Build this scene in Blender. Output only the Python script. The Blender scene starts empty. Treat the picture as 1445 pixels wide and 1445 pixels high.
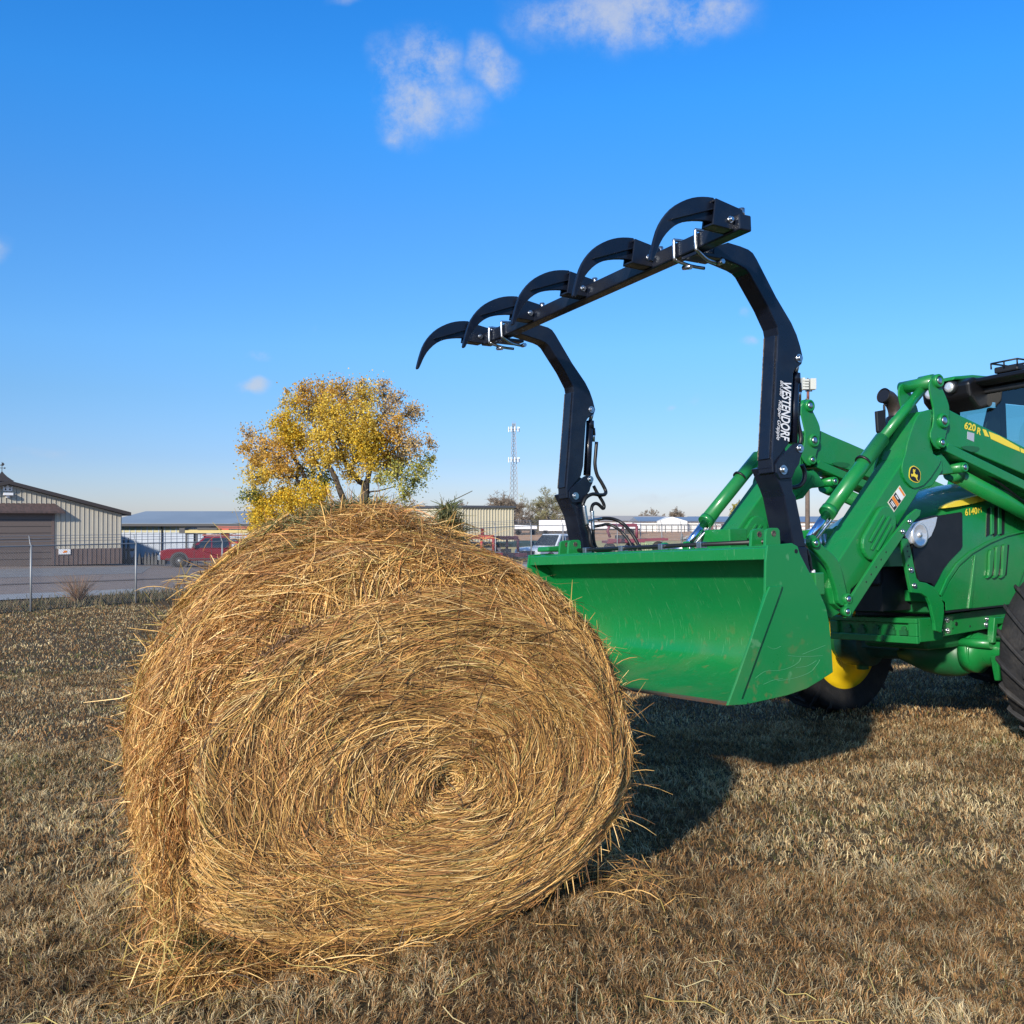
import bpy, bmesh, math, random
import numpy as np
from mathutils import Vector, Matrix

R = math.radians
rng = np.random.default_rng(7)
random.seed(7)
scene = bpy.context.scene
col = scene.collection

# ------------------------------------------------------------------ camera
FPX, CXP, HZ, CAMH = 1418.0, 722.5, 735.0, 1.6
cam = bpy.data.cameras.new('camera')
cam.sensor_width = 36.0
cam.lens = 36.0 * FPX / 1445.0
cam.clip_start = 0.05
cam.clip_end = 6000
camo = bpy.data.objects.new('camera', cam)
camo.location = (0, 0, CAMH)
camo.rotation_euler = (R(90) + math.atan((HZ - 722.5) / FPX), 0, 0)
col.objects.link(camo)
scene.camera = camo

# ------------------------------------------------------------------ light
SUN_EL, SUN_AZ = 24.5, 26.0       # shadows run along (sin az, cos az)
world = bpy.data.worlds.new('World')
scene.world = world
world.use_nodes = True
wn, wl = world.node_tree.nodes, world.node_tree.links
wn.clear()
wout = wn.new('ShaderNodeOutputWorld')
bg = wn.new('ShaderNodeBackground')
bg.inputs['Strength'].default_value = 0.12
sky = wn.new('ShaderNodeTexSky')
sky.sky_type = 'NISHITA'
sky.sun_disc = False
sky.sun_elevation = R(SUN_EL)
sky.sun_rotation = R(180 + SUN_AZ)
sky.altitude = 400
sky.air_density = 1.0
sky.dust_density = 0.5
sky.ozone_density = 3.0
hs = wn.new('ShaderNodeHueSaturation')
hs.inputs['Saturation'].default_value = 1.18   # the photograph's clear, deep blue
hs.inputs['Value'].default_value = 1.0
wl.new(sky.outputs[0], hs.inputs['Color'])
tc = wn.new('ShaderNodeTexCoord')
# clear air colour by height; top stops, out of view, brightened to fill shadows
szx = wn.new('ShaderNodeSeparateXYZ'); wl.new(tc.outputs['Generated'], szx.inputs[0])
rmp = wn.new('ShaderNodeValToRGB'); wl.new(szx.outputs['Z'], rmp.inputs[0])
STOPS = [(0.0, (.72, .74, 1.06)), (.026, (.66, .71, 1.04)), (.06, (.58, .68, 1.0)), (.12, (.63, .80, 1.03)), (.168, (.68, .94, 1.18)), (.283, (.63, 1.06, 1.38)), (.386, (.46, 1.22, 1.68)), (.46, (.36, 1.18, 1.72)), (.58, (1.15, 1.22, 1.30)), (.8, (1.55, 1.42, 1.30))]
el_ = rmp.color_ramp.elements
while len(el_) < len(STOPS): el_.new(.5)
for e_, (p_, c_) in zip(el_, STOPS): e_.position = p_; e_.color = (c_[0] / 2, c_[1] / 2, c_[2] / 2, 1)
sk2 = wn.new('ShaderNodeVectorMath'); sk2.operation = 'MULTIPLY'; wl.new(hs.outputs[0], sk2.inputs[0]); wl.new(rmp.outputs[0], sk2.inputs[1])
sk3 = wn.new('ShaderNodeVectorMath'); sk3.operation = 'SCALE'; wl.new(sk2.outputs[0], sk3.inputs[0]); sk3.inputs['Scale'].default_value = 2.0
# clouds live in the world's direction space: soft patches broken up by noise
def wmath(op, a, b=None, c=None):
    n = wn.new('ShaderNodeMath'); n.operation = op
    for i, v in enumerate((a, b, c)):
        if v is None: continue
        if hasattr(v, 'links'): wl.new(v, n.inputs[i])
        else: n.inputs[i].default_value = v
    return n.outputs[0]
def wnoise(scale, detail, rough, dist=0.0, sc=(1, 1, 1)):
    m = wn.new('ShaderNodeMapping'); m.inputs['Scale'].default_value = sc
    wl.new(tc.outputs['Generated'], m.inputs['Vector'])
    n = wn.new('ShaderNodeTexNoise')
    n.inputs['Scale'].default_value = scale; n.inputs['Detail'].default_value = detail
    n.inputs['Roughness'].default_value = rough; n.inputs['Distortion'].default_value = dist
    wl.new(m.outputs[0], n.inputs['Vector'])
    return n
warp = wnoise(9, 3, .6)
wadd = wn.new('ShaderNodeVectorMath'); wadd.operation = 'MULTIPLY_ADD'
wl.new(warp.outputs['Color'], wadd.inputs[0])
wadd.inputs[1].default_value = (.07, .07, .07)
wl.new(tc.outputs['Generated'], wadd.inputs[2])
fine = wnoise(17, 14, .70, .0, (1, 1, 1.1))
def skydir(px, py):
    v = Vector(((px - CXP) / FPX, 1, -(py - HZ) / FPX)); v.normalize(); return v
cloud = None
def patch(px, py, rx, rz, amt):
    """an elliptical soft cloud patch about one direction of the sky"""
    global cloud
    d = skydir(px, py) + Vector((.035, .035, .035))
    s = wn.new('ShaderNodeVectorMath'); s.operation = 'SUBTRACT'
    wl.new(wadd.outputs[0], s.inputs[0]); s.inputs[1].default_value = d
    q = wn.new('ShaderNodeVectorMath'); q.operation = 'MULTIPLY'
    wl.new(s.outputs[0], q.inputs[0])
    q.inputs[1].default_value = (FPX / rx, FPX / max(rx, rz) * .9, FPX / rz)
    ln = wn.new('ShaderNodeVectorMath'); ln.operation = 'LENGTH'
    wl.new(q.outputs[0], ln.inputs[0])
    f = wn.new('ShaderNodeMapRange'); f.interpolation_type = 'SMOOTHSTEP'
    wl.new(ln.outputs['Value'], f.inputs[0])
    f.inputs[1].default_value = 0.15; f.inputs[2].default_value = 1.25
    f.inputs[3].default_value = amt; f.inputs[4].default_value = 0.0
    cloud = f.outputs[0] if cloud is None else wmath('MAXIMUM', cloud, f.outputs[0])
for a in [(688, 92, 46, 42, 1.0), (600, 95, 56, 60, 1.0), (585, 155, 64, 56, 1.0), (565, 175, 40, 34, .9), (545, 110, 30, 50, .85), (640, 150, 60, 50, .6), (800, 12, 90, 40, .85),
          (900, 25, 170, 55, .95), (985, 22, 80, 45, 1.0), (350, 508, 28, 12, 1.0), (350, 556, 28, 13, .95),
          (1050, 488, 22, 12, .75), (993, 573, 14, 14, .75), (962, 577, 14, 8, .6), (75, 650, 60, 12, .5), (2, 352, 18, 26, .6),
          (310, 697, 50, 8, .6), (900, 700, 110, 9, .7), (930, 697, 40, 7, .75), (448, 475, 16, 16, .4), (1052, 440, 12, 10, .5), (500, 3, 30, 12, .45),
          (640, 650, 60, 8, .3), (1200, 690, 70, 60, .6), (1165, 615, 70, 22, .55)]:
    patch(*a)
cm = wmath('MULTIPLY', cloud, wmath('MULTIPLY_ADD', fine.outputs['Fac'], 2.9, -.85))
cmr = wn.new('ShaderNodeMapRange'); cmr.interpolation_type = 'SMOOTHSTEP'
wl.new(cm, cmr.inputs[0]); cmr.inputs[1].default_value = .04; cmr.inputs[2].default_value = 1.0
cmr.inputs[3].default_value = 0; cmr.inputs[4].default_value = .74
cmix = wn.new('ShaderNodeMix'); cmix.data_type = 'RGBA'
wl.new(cmr.outputs[0], cmix.inputs['Factor'])
wl.new(sk3.outputs[0], cmix.inputs['A'])
cmix.inputs['B'].default_value = (4.3, 4.6, 5.2, 1)
wl.new(cmix.outputs['Result'], bg.inputs['Color'])
wl.new(bg.outputs[0], wout.inputs['Surface'])

sun = bpy.data.lights.new('sun', 'SUN')
sun.energy = 4.9
sun.angle = R(2.2)                # a veiled sun: the photograph's shadows have soft edges
sun.color = (1.0, 0.91, 0.78)
suno = bpy.data.objects.new('sun', sun)
sd = Vector((math.sin(R(SUN_AZ)) * math.cos(R(SUN_EL)), math.cos(R(SUN_AZ)) * math.cos(R(SUN_EL)), -math.sin(R(SUN_EL))))
suno.rotation_euler = sd.to_track_quat('-Z', 'Y').to_euler()
suno.location = (-20, -30, 30)
col.objects.link(suno)

vs = scene.view_settings
vs.view_transform = 'Standard'; vs.look = 'None'; vs.exposure = 0.22; vs.gamma = 1.0; vs.use_curve_mapping = False
scene.cycles.max_bounces = 6
scene.cycles.transparent_max_bounces = 12
scene.cycles.use_denoising = True

# ------------------------------------------------------------------ helpers
def tag(o, label=None, cat=None, group=None, kind=None):
    if label: o['label'] = label
    if cat: o['category'] = cat
    if group: o['group'] = group
    if kind: o['kind'] = kind
    return o

def empty(name, loc=(0, 0, 0), rz=0.0, parent=None):
    o = bpy.data.objects.new(name, None)
    o.location = loc; o.rotation_euler = (0, 0, rz)
    o.empty_display_size = .2
    col.objects.link(o)
    if parent: o.parent = parent
    return o

def copy_tree(o, parent=None):
    c = o.copy(); col.objects.link(c); c.parent = parent
    for ch in list(o.children): copy_tree(ch, c)
    return c

class MB:
    """collects shapes into one mesh"""
    def __init__(s): s.v = []; s.f = []; s.m = []; s.sm = []
    def add(s, vs_, fs, m=0, smooth=False):
        b = len(s.v); s.v += [tuple(p) for p in vs_]
        for f in fs: s.f.append([b + i for i in f]); s.m.append(m); s.sm.append(smooth)
    def box(s, x0, x1, y0, y1, z0, z1, m=0, T=None):
        v = [(x, y, z) for x in (x0, x1) for y in (y0, y1) for z in (z0, z1)]
        if T is not None: v = [T @ Vector(p) for p in v]
        s.add(v, [(0, 1, 3, 2), (4, 6, 7, 5), (0, 4, 5, 1), (2, 3, 7, 6), (0, 2, 6, 4), (1, 5, 7, 3)], m)
        return s
    def bar(s, p0, p1, w, h, m=0, up=(0, 0, 1)):
        """square bar between two points"""
        a, b = Vector(p0), Vector(p1); d = (b - a).normalized()
        u = Vector(up)
        if abs(d.dot(u)) > .99: u = Vector((1, 0, 0))
        sx = d.cross(u).normalized(); uz = sx.cross(d)
        v = []
        for c in (a, b):
            for i, j in ((-1, -1), (1, -1), (1, 1), (-1, 1)): v.append(c + sx * (i * w / 2) + uz * (j * h / 2))
        s.add(v, [(3, 2, 1, 0), (4, 5, 6, 7)] + [(i, (i + 1) % 4, 4 + (i + 1) % 4, 4 + i) for i in range(4)], m)
        return s
    def prism(s, poly, y0, y1, m=0):
        """(x,z) outline pushed from y0 to y1"""
        n = len(poly)
        A = sum(poly[i][0] * poly[(i + 1) % n][1] - poly[(i + 1) % n][0] * poly[i][1] for i in range(n))
        if A < 0: poly = poly[::-1]
        if y0 > y1: y0, y1 = y1, y0
        v = [(p[0], y0, p[1]) for p in poly] + [(p[0], y1, p[1]) for p in poly]
        s.add(v, [list(range(n)), list(range(2 * n - 1, n - 1, -1))] + [(n + i, n + (i + 1) % n, (i + 1) % n, i) for i in range(n)], m)
        return s
    def hprism(s, poly, z0, z1, m=0):
        n = len(poly)
        A = sum(poly[i][0] * poly[(i + 1) % n][1] - poly[(i + 1) % n][0] * poly[i][1] for i in range(n))
        if A < 0: poly = poly[::-1]
        v = [(p[0], p[1], z0) for p in poly] + [(p[0], p[1], z1) for p in poly]
        s.add(v, [list(range(n))[::-1], list(range(n, 2 * n))] + [(i, (i + 1) % n, n + (i + 1) % n, n + i) for i in range(n)], m)
        return s
    def tube(s, path, r, n=8, m=0, caps=True):
        path = [Vector(p) for p in path]; k = len(path)
        rr = r if hasattr(r, '__len__') else [r] * k
        v = []; prev = None
        for i, p in enumerate(path):
            d = (path[min(i + 1, k - 1)] - path[max(i - 1, 0)])
            if d.length < 1e-9: d = Vector((0, 0, 1))
            d.normalize()
            if prev is None:
                u = Vector((0, 0, 1)) if abs(d.z) < .9 else Vector((1, 0, 0))
                a = d.cross(u).normalized()
            else:
                a = prev - d * prev.dot(d)
                a = a.normalized() if a.length > 1e-6 else d.orthogonal().normalized()
            prev = a; b = d.cross(a)
            for j in range(n):
                t = 2 * math.pi * j / n
                v.append(p + (a * math.cos(t) + b * math.sin(t)) * rr[i])
        base = len(s.v); s.v += [tuple(p) for p in v]
        for i in range(k - 1):
            for j in range(n):
                q = (j + 1) % n
                s.f.append([base + i * n + j, base + i * n + q, base + (i + 1) * n + q, base + (i + 1) * n + j]); s.m.append(m); s.sm.append(n > 5)
        if caps:
            s.f.append([base + j for j in range(n)][::-1]); s.m.append(m); s.sm.append(False)
            s.f.append([base + (k - 1) * n + j for j in range(n)]); s.m.append(m); s.sm.append(False)
        return s
    def cyl(s, p0, p1, r, n=16, m=0, r1=None):
        return s.tube([p0, p1], [r, r if r1 is None else r1], n, m)
    def lathe_y(s, cx, cz, prof, n=48, m=0, smooth=True):
        """profile of (radius, y) turned about the y axis through (cx, cz)"""
        k = len(prof); base = len(s.v)
        for i in range(n):
            t = 2 * math.pi * i / n
            for r_, y in prof: s.v.append((cx + r_ * math.cos(t), y, cz + r_ * math.sin(t)))
        for i in range(n):
            j = (i + 1) % n
            for q in range(k - 1):
                s.f.append([base + i * k + q, base + i * k + q + 1, base + j * k + q + 1, base + j * k + q]); s.m.append(m); s.sm.append(smooth)
        return s
    def build_each(s, name, mats, parent=None, bevel=0.0, seg=2):
        """every unconnected piece becomes an object of its own"""
        par = list(range(len(s.v)))
        def fd(i):
            while par[i] != i: par[i] = par[par[i]]; i = par[i]
            return i
        for f in s.f:
            for i in f[1:]: par[fd(i)] = fd(f[0])
        gr = {}
        for k, f in enumerate(s.f): gr.setdefault(fd(f[0]), []).append(k)
        out = []
        for ks in gr.values():
            m_ = MB(); mp = {}
            for k in ks:
                for i in s.f[k]:
                    if i not in mp: mp[i] = len(m_.v); m_.v.append(s.v[i])
                m_.f.append([mp[i] for i in s.f[k]]); m_.m.append(s.m[k]); m_.sm.append(s.sm[k])
            out.append(m_.build(name, mats, parent, bevel, seg))
        return out
    def build(s, name, mats, parent=None, bevel=0.0, seg=2):
        me = bpy.data.meshes.new(name)
        me.from_pydata(s.v, [], s.f)
        if not isinstance(mats, (list, tuple)): mats = [mats]
        for mt in mats: me.materials.append(mt)
        me.polygons.foreach_set('material_index', s.m)
        me.polygons.foreach_set('use_smooth', s.sm)
        me.update()
        bm = bmesh.new(); bm.from_mesh(me); bmesh.ops.recalc_face_normals(bm, faces=bm.faces); bm.to_mesh(me); bm.free()
        o = bpy.data.objects.new(name, me); col.objects.link(o)
        if parent: o.parent = parent
        if bevel > 0:
            b = o.modifiers.new('bevel', 'BEVEL'); b.width = bevel; b.segments = seg; b.limit_method = 'ANGLE'; b.angle_limit = R(35)
            b.harden_normals = False
        return o

def ribbons(name, P, W, S, C, mat, parent=None):
    """many thin blades as one mesh. P (N,K,3) centre lines, W (N,K) widths, S (N,K,3)|(N,3) side vectors, C (N,3)|(N,K,3) colours"""
    N, K, _ = P.shape
    if S.ndim == 2: S = np.repeat(S[:, None, :], K, 1)
    if C.ndim == 2: C = np.repeat(C[:, None, :], K, 1)
    a = P - S * W[..., None] * .5; b = P + S * W[..., None] * .5
    V = np.stack([a, b], 2).reshape(-1, 3)                    # N,K,2
    cc = np.ones((N, K, 2, 4), np.float32); cc[..., :3] = C[:, :, None, :]
    base = (np.arange(N) * K * 2)[:, None]
    k = np.arange(K - 1) * 2
    F = np.stack([base + k, base + k + 1, base + k + 3, base + k + 2], -1).reshape(-1)
    nf = N * (K - 1)
    me = bpy.data.meshes.new(name)
    me.vertices.add(len(V)); me.vertices.foreach_set('co', V.astype(np.float32).reshape(-1))
    me.loops.add(nf * 4); me.loops.foreach_set('vertex_index', F.astype(np.int32))
    me.polygons.add(nf); me.polygons.foreach_set('loop_start', (np.arange(nf) * 4).astype(np.int32))
    at = me.color_attributes.new('Col', 'FLOAT_COLOR', 'POINT')
    at.data.foreach_set('color', cc.reshape(-1))
    me.materials.append(mat)
    me.update(calc_edges=True)
    me.polygons.foreach_set('use_smooth', np.ones(nf, bool))
    o = bpy.data.objects.new(name, me); col.objects.link(o)
    if parent: o.parent = parent
    return o

def hashgrid(ix, iy, seed):
    h = (ix * 374761393 + iy * 668265263 + seed * 1442695041) & 0xffffffff
    h = ((h ^ (h >> 13)) * 1274126177) & 0xffffffff
    return ((h ^ (h >> 16)) & 0xffff) / 65535.0
def vnoise(x, y, seed=0):
    x = np.asarray(x, float); y = np.asarray(y, float)
    ix = np.floor(x).astype(np.int64); iy = np.floor(y).astype(np.int64)
    fx = x - ix; fy = y - iy; fx = fx * fx * (3 - 2 * fx); fy = fy * fy * (3 - 2 * fy)
    a = hashgrid(ix, iy, seed); b = hashgrid(ix + 1, iy, seed); c = hashgrid(ix, iy + 1, seed); d = hashgrid(ix + 1, iy + 1, seed)
    return (a * (1 - fx) + b * fx) * (1 - fy) + (c * (1 - fx) + d * fx) * fy
def fbm(x, y, seed=0, o=4):
    s = 0; a = 1; t = 0
    for i in range(o): s = s + a * vnoise(x * 2 ** i, y * 2 ** i, seed + i * 17); t += a; a *= .5
    return s / t
def ss(a, b, x):
    t = np.clip((np.asarray(x, float) - a) / (b - a), 0, 1); return t * t * (3 - 2 * t)

# ------------------------------------------------------------------ materials
def mat(name, base=(.5, .5, .5), rough=.5, metal=0.0, coat=0.0, spec=.5, noise=None, bump=None, attr=False, transl=0.0, rough_noise=None):
    """principled with optional colour noise (scale, colour2, amount) and bump (scale, strength)"""
    m = bpy.data.materials.new(name); m.use_nodes = True
    nt = m.node_tree; p = nt.nodes['Principled BSDF']
    p.inputs['Base Color'].default_value = (*base, 1); p.inputs['Roughness'].default_value = rough
    p.inputs['Metallic'].default_value = metal; p.inputs['Coat Weight'].default_value = coat
    p.inputs['Coat Roughness'].default_value = .08
    p.inputs['Specular IOR Level'].default_value = spec
    g = nt.nodes.new('ShaderNodeTexCoord')
    if attr:
        a = nt.nodes.new('ShaderNodeAttribute'); a.attribute_name = 'Col'
        nt.links.new(a.outputs['Color'], p.inputs['Base Color'])
        if transl > 0:
            out = nt.nodes['Material Output']; t = nt.nodes.new('ShaderNodeBsdfTranslucent'); mx = nt.nodes.new('ShaderNodeMixShader')
            mx.inputs[0].default_value = transl
            nt.links.new(a.outputs['Color'], t.inputs['Color'])
            nt.links.new(p.outputs[0], mx.inputs[1]); nt.links.new(t.outputs[0], mx.inputs[2]); nt.links.new(mx.outputs[0], out.inputs['Surface'])
    if noise:
        sc, c2, lo, hi = noise
        n = nt.nodes.new('ShaderNodeTexNoise'); n.inputs['Scale'].default_value = sc; n.inputs['Detail'].default_value = 8; n.inputs['Roughness'].default_value = .65
        r = nt.nodes.new('ShaderNodeMapRange'); r.inputs[1].default_value = lo; r.inputs[2].default_value = hi
        mx = nt.nodes.new('ShaderNodeMix'); mx.data_type = 'RGBA'
        nt.links.new(g.outputs['Object'], n.inputs['Vector']); nt.links.new(n.outputs['Fac'], r.inputs[0]); nt.links.new(r.outputs[0], mx.inputs['Factor'])
        mx.inputs['A'].default_value = (*base, 1); mx.inputs['B'].default_value = (*c2, 1)
        nt.links.new(mx.outputs['Result'], p.inputs['Base Color'])
    if rough_noise:                                                 # hand marks and a film of dust dull the gloss unevenly
        sc, r0, r1 = rough_noise
        n = nt.nodes.new('ShaderNodeTexNoise'); n.inputs['Scale'].default_value = sc; n.inputs['Detail'].default_value = 9; n.inputs['Roughness'].default_value = .7
        r = nt.nodes.new('ShaderNodeMapRange'); r.inputs[1].default_value = .35; r.inputs[2].default_value = .7; r.inputs[3].default_value = r0; r.inputs[4].default_value = r1
        nt.links.new(g.outputs['Object'], n.inputs['Vector']); nt.links.new(n.outputs['Fac'], r.inputs[0]); nt.links.new(r.outputs[0], p.inputs['Roughness'])
    if bump:
        sc, st = bump
        n = nt.nodes.new('ShaderNodeTexNoise'); n.inputs['Scale'].default_value = sc; n.inputs['Detail'].default_value = 6
        b = nt.nodes.new('ShaderNodeBump'); b.inputs['Strength'].default_value = st; b.inputs['Distance'].default_value = .02
        nt.links.new(g.outputs['Object'], n.inputs['Vector']); nt.links.new(n.outputs['Fac'], b.inputs['Height']); nt.links.new(b.outputs[0], p.inputs['Normal'])
    return m

M = {}
M['green'] = mat('green_paint', (.006, .19, .040), .34, coat=.3, noise=(3.5, (.030, .175, .052), .45, .8), rough_noise=(5, .22, .55))
M['green_dull'] = mat('green_cast', (.008, .12, .035), .45, noise=(9, (.02, .09, .035), .4, .75))
M['teal'] = mat('teal_cast_iron', (.006, .07, .05), .5, noise=(8, (.02, .05, .035), .4, .7))
M['black'] = mat('black_gloss_paint', (.005, .008, .018), .24, coat=.12, spec=.4, noise=(6, (.012, .016, .026), .45, .75), rough_noise=(7, .2, .48))
M['blackmat'] = mat('black_plastic', (.008, .009, .011), .5, noise=(12, (.014, .015, .018), .4, .8))
M['hose'] = mat('black_rubber_hose', (.010, .010, .011), .45)
M['rubber'] = mat('tyre_rubber', (.016, .016, .018), .75, noise=(7, (.05, .045, .04), .5, .8), bump=(60, .3))
M['yellow'] = mat('yellow_paint', (.72, .50, .01), .4, coat=.2, noise=(8, (.6, .40, .02), .5, .8))
M['steel'] = mat('zinc_steel', (.62, .65, .68), .3, metal=1, noise=(60, (.4, .42, .45), .4, .7))
M['chrome'] = mat('chrome_rod', (.55, .68, .9), .15, metal=1)
M['weld'] = mat('weld_bead', (.22, .17, .13), .5, metal=.5, noise=(70, (.05, .04, .04), .4, .6))
M['white'] = mat('white_paint', (.75, .76, .78), .5)
M['decal_orange'] = mat('orange_decal', (.75, .22, .02), .5)
M['decal_yellow'] = mat('yellow_decal', (.80, .62, .05), .45)
M['decal_black'] = mat('black_decal', (.01, .01, .012), .4)
M['rusty'] = mat('worn_steel_edge', (.16, .13, .12), .55, metal=.5, noise=(30, (.28, .13, .07), .4, .65))
M['exh'] = mat('exhaust_metal', (.09, .07, .06), .5, metal=.6, noise=(15, (.05, .04, .04), .4, .7))
M['lens'] = mat('lamp_reflector', (.75, .77, .80), .30, metal=.55, coat=.6, bump=(90, .12))

def glass_mat(name, tint, gl=.12):
    m = bpy.data.materials.new(name); m.use_nodes = True; nt = m.node_tree; nt.nodes.clear()
    o = nt.nodes.new('ShaderNodeOutputMaterial'); t = nt.nodes.new('ShaderNodeBsdfTransparent'); g = nt.nodes.new('ShaderNodeBsdfGlossy')
    f = nt.nodes.new('ShaderNodeFresnel'); f.inputs['IOR'].default_value = 1.45; mx = nt.nodes.new('ShaderNodeMixShader')
    t.inputs['Color'].default_value = (*tint, 1); g.inputs['Roughness'].default_value = .02
    ad = nt.nodes.new('ShaderNodeMath'); ad.operation = 'ADD'; ad.inputs[1].default_value = gl
    nt.links.new(f.outputs[0], ad.inputs[0]); nt.links.new(ad.outputs[0], mx.inputs[0])
    nt.links.new(t.outputs[0], mx.inputs[1]); nt.links.new(g.outputs[0], mx.inputs[2]); nt.links.new(mx.outputs[0], o.inputs['Surface'])
    return m
M['glass'] = glass_mat('cab_glass', (.50, .72, .72), .05)
M['carglass'] = mat('dark_car_glass', (.02, .03, .04), .08, coat=.5)

# ------------------------------------------------------------------ terrain
def th(x, y):
    x = np.asarray(x, float); y = np.asarray(y, float)
    l = -.521 * x + .852 * y - 3.7
    d = np.where(l > -3, np.log1p(np.exp(np.clip(l, -30, 30) * 2.5)) / 2.5, 0)
    d = d * .051
    d = .93 * (1 - np.exp(-((d / .93) ** 1.0) * 1.0 - (d / .93) ** 3 * 1.6)) * 1.0
    z = -d
    fs = .514 * (x + 13.4) + .857 * (y - 28); fw = -.857 * (x + 13.4) + .514 * (y - 28)
    z = z + .46 * ss(8, 30, fs) * np.exp(-(fw / 2.5) ** 2) * (1 - ss(60, 90, fs)) - .28 * ss(1.5, 7, fw) * ss(12, 32, fs) * (1 - ss(80, 140, y))
    z = z + .66 * ss(75, 230, y) + .7 * ss(230, 700, y)
    z = z + .012 * (fbm(x * .9, y * .9, 3, 3) - .5) * ss(0, 2, y)
    return z

def axis(lo, hi, fine_lo, fine_hi, step):
    a = list(np.arange(fine_lo, fine_hi, step))
    s = step; v = fine_hi
    while v < hi: a.append(v); s *= 1.18; v += s
    a.append(hi); s = step; v = fine_lo - step; b = []
    while v > lo: b.append(v); s *= 1.18; v -= s
    b.append(lo)
    return np.array(b[::-1] + a)
def sheet(name, X, Y, off, mt, kind='structure'):
    """height-field sheet over arrays of world x, y (nu, nv)"""
    Z = th(X, Y) + off
    nu, nv = X.shape
    V = np.stack([X, Y, Z], -1).reshape(-1, 3)
    i, j = np.meshgrid(np.arange(nu - 1), np.arange(nv - 1), indexing='ij')
    a = (i * nv + j).ravel(); F = np.stack([a, a + nv, a + nv + 1, a + 1], -1)
    me = bpy.data.meshes.new(name); me.from_pydata(V.tolist(), [], F.tolist()); me.materials.append(mt)
    me.polygons.foreach_set('use_smooth', [True] * len(me.polygons)); me.update()
    if me.polygons[0].normal.z < 0: me.flip_normals()
    o = bpy.data.objects.new(name, me); col.objects.link(o); tag(o, kind=kind); return o
def quad_sheet(name, pts, n, off, mt):
    a, b, c, d = [np.array(p, float) for p in pts]
    u = np.linspace(0, 1, n[0])[:, None, None]; v = np.linspace(0, 1, n[1])[None, :, None]
    Q = (a * (1 - u) + b * u) * (1 - v) + (d * (1 - u) + c * u) * v
    return sheet(name, Q[..., 0], Q[..., 1], off, mt)
def GP(px, py, z=-.93):
    """ground point on level z seen along a direction"""
    d = (CAMH - z) * FPX / (py - HZ); return ((px - CXP) / FPX * d, d)

def ground_mat(name, cols, scales, bump=(14, .5)):
    m = bpy.data.materials.new(name); m.use_nodes = True; nt = m.node_tree; p = nt.nodes['Principled BSDF']
    p.inputs['Roughness'].default_value = .95; p.inputs['Specular IOR Level'].default_value = .15
    g = nt.nodes.new('ShaderNodeTexCoord'); cur = None
    for k, (c, sc) in enumerate(zip(cols, scales)):
        if cur is None:
            rgb = nt.nodes.new('ShaderNodeRGB'); rgb.outputs[0].default_value = (*c, 1); cur = rgb.outputs[0]; continue
        n = nt.nodes.new('ShaderNodeTexNoise'); n.inputs['Scale'].default_value = sc; n.inputs['Detail'].default_value = 7; n.inputs['Roughness'].default_value = .7
        nt.links.new(g.outputs['Object'], n.inputs['Vector'])
        r = nt.nodes.new('ShaderNodeMapRange'); r.inputs[1].default_value = .42; r.inputs[2].default_value = .62; nt.links.new(n.outputs['Fac'], r.inputs[0])
        mx = nt.nodes.new('ShaderNodeMix'); mx.data_type = 'RGBA'; nt.links.new(r.outputs[0], mx.inputs['Factor']); nt.links.new(cur, mx.inputs['A'])
        mx.inputs['B'].default_value = (*c, 1); cur = mx.outputs['Result']
    nt.links.new(cur, p.inputs['Base Color'])
    n = nt.nodes.new('ShaderNodeTexNoise'); n.inputs['Scale'].default_value = bump[0]; n.inputs['Detail'].default_value = 8
    b = nt.nodes.new('ShaderNodeBump'); b.inputs['Strength'].default_value = bump[1]; b.inputs['Distance'].default_value = .05
    nt.links.new(g.outputs['Object'], n.inputs['Vector']); nt.links.new(n.outputs['Fac'], b.inputs['Height']); nt.links.new(b.outputs[0], p.inputs['Normal'])
    return m
M['lawn'] = ground_mat('dry_lawn_soil', [(.10, .068, .036), (.14, .09, .05), (.075, .065, .028), (.05, .034, .02)], [0, .6, 1.7, 30])
M['field'] = ground_mat('bare_field', [(.56, .33, .19), (.62, .40, .24), (.50, .28, .15)], [0, .02, .2])
M['fieldgrass'] = ground_mat('pasture', [(.52, .42, .20), (.58, .44, .24), (.34, .34, .15)], [0, .15, .6])
M['gravel'] = ground_mat('gravel', [(.20, .165, .15), (.25, .20, .18), (.15, .125, .115), (.3, .25, .22)], [0, .3, 1.2, 40])
M['concrete'] = ground_mat('concrete', [(.30, .31, .32), (.36, .36, .36), (.26, .27, .28)], [0, .4, 3], (30, .1))
M['apron'] = ground_mat('grey_apron', [(.22, .22, .22), (.27, .26, .25), (.19, .18, .18)], [0, .4, 3], (30, .2))
M['kerb'] = mat('kerb', (.09, .075, .07), .9)

gx = axis(-900, 900, -12, 12, .3); gy = axis(-30, 1800, -2, 32, .3)
X, Y = np.meshgrid(gx, gy, indexing='ij')
sheet('ground', X, Y, 0.0, M['lawn'])

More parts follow.
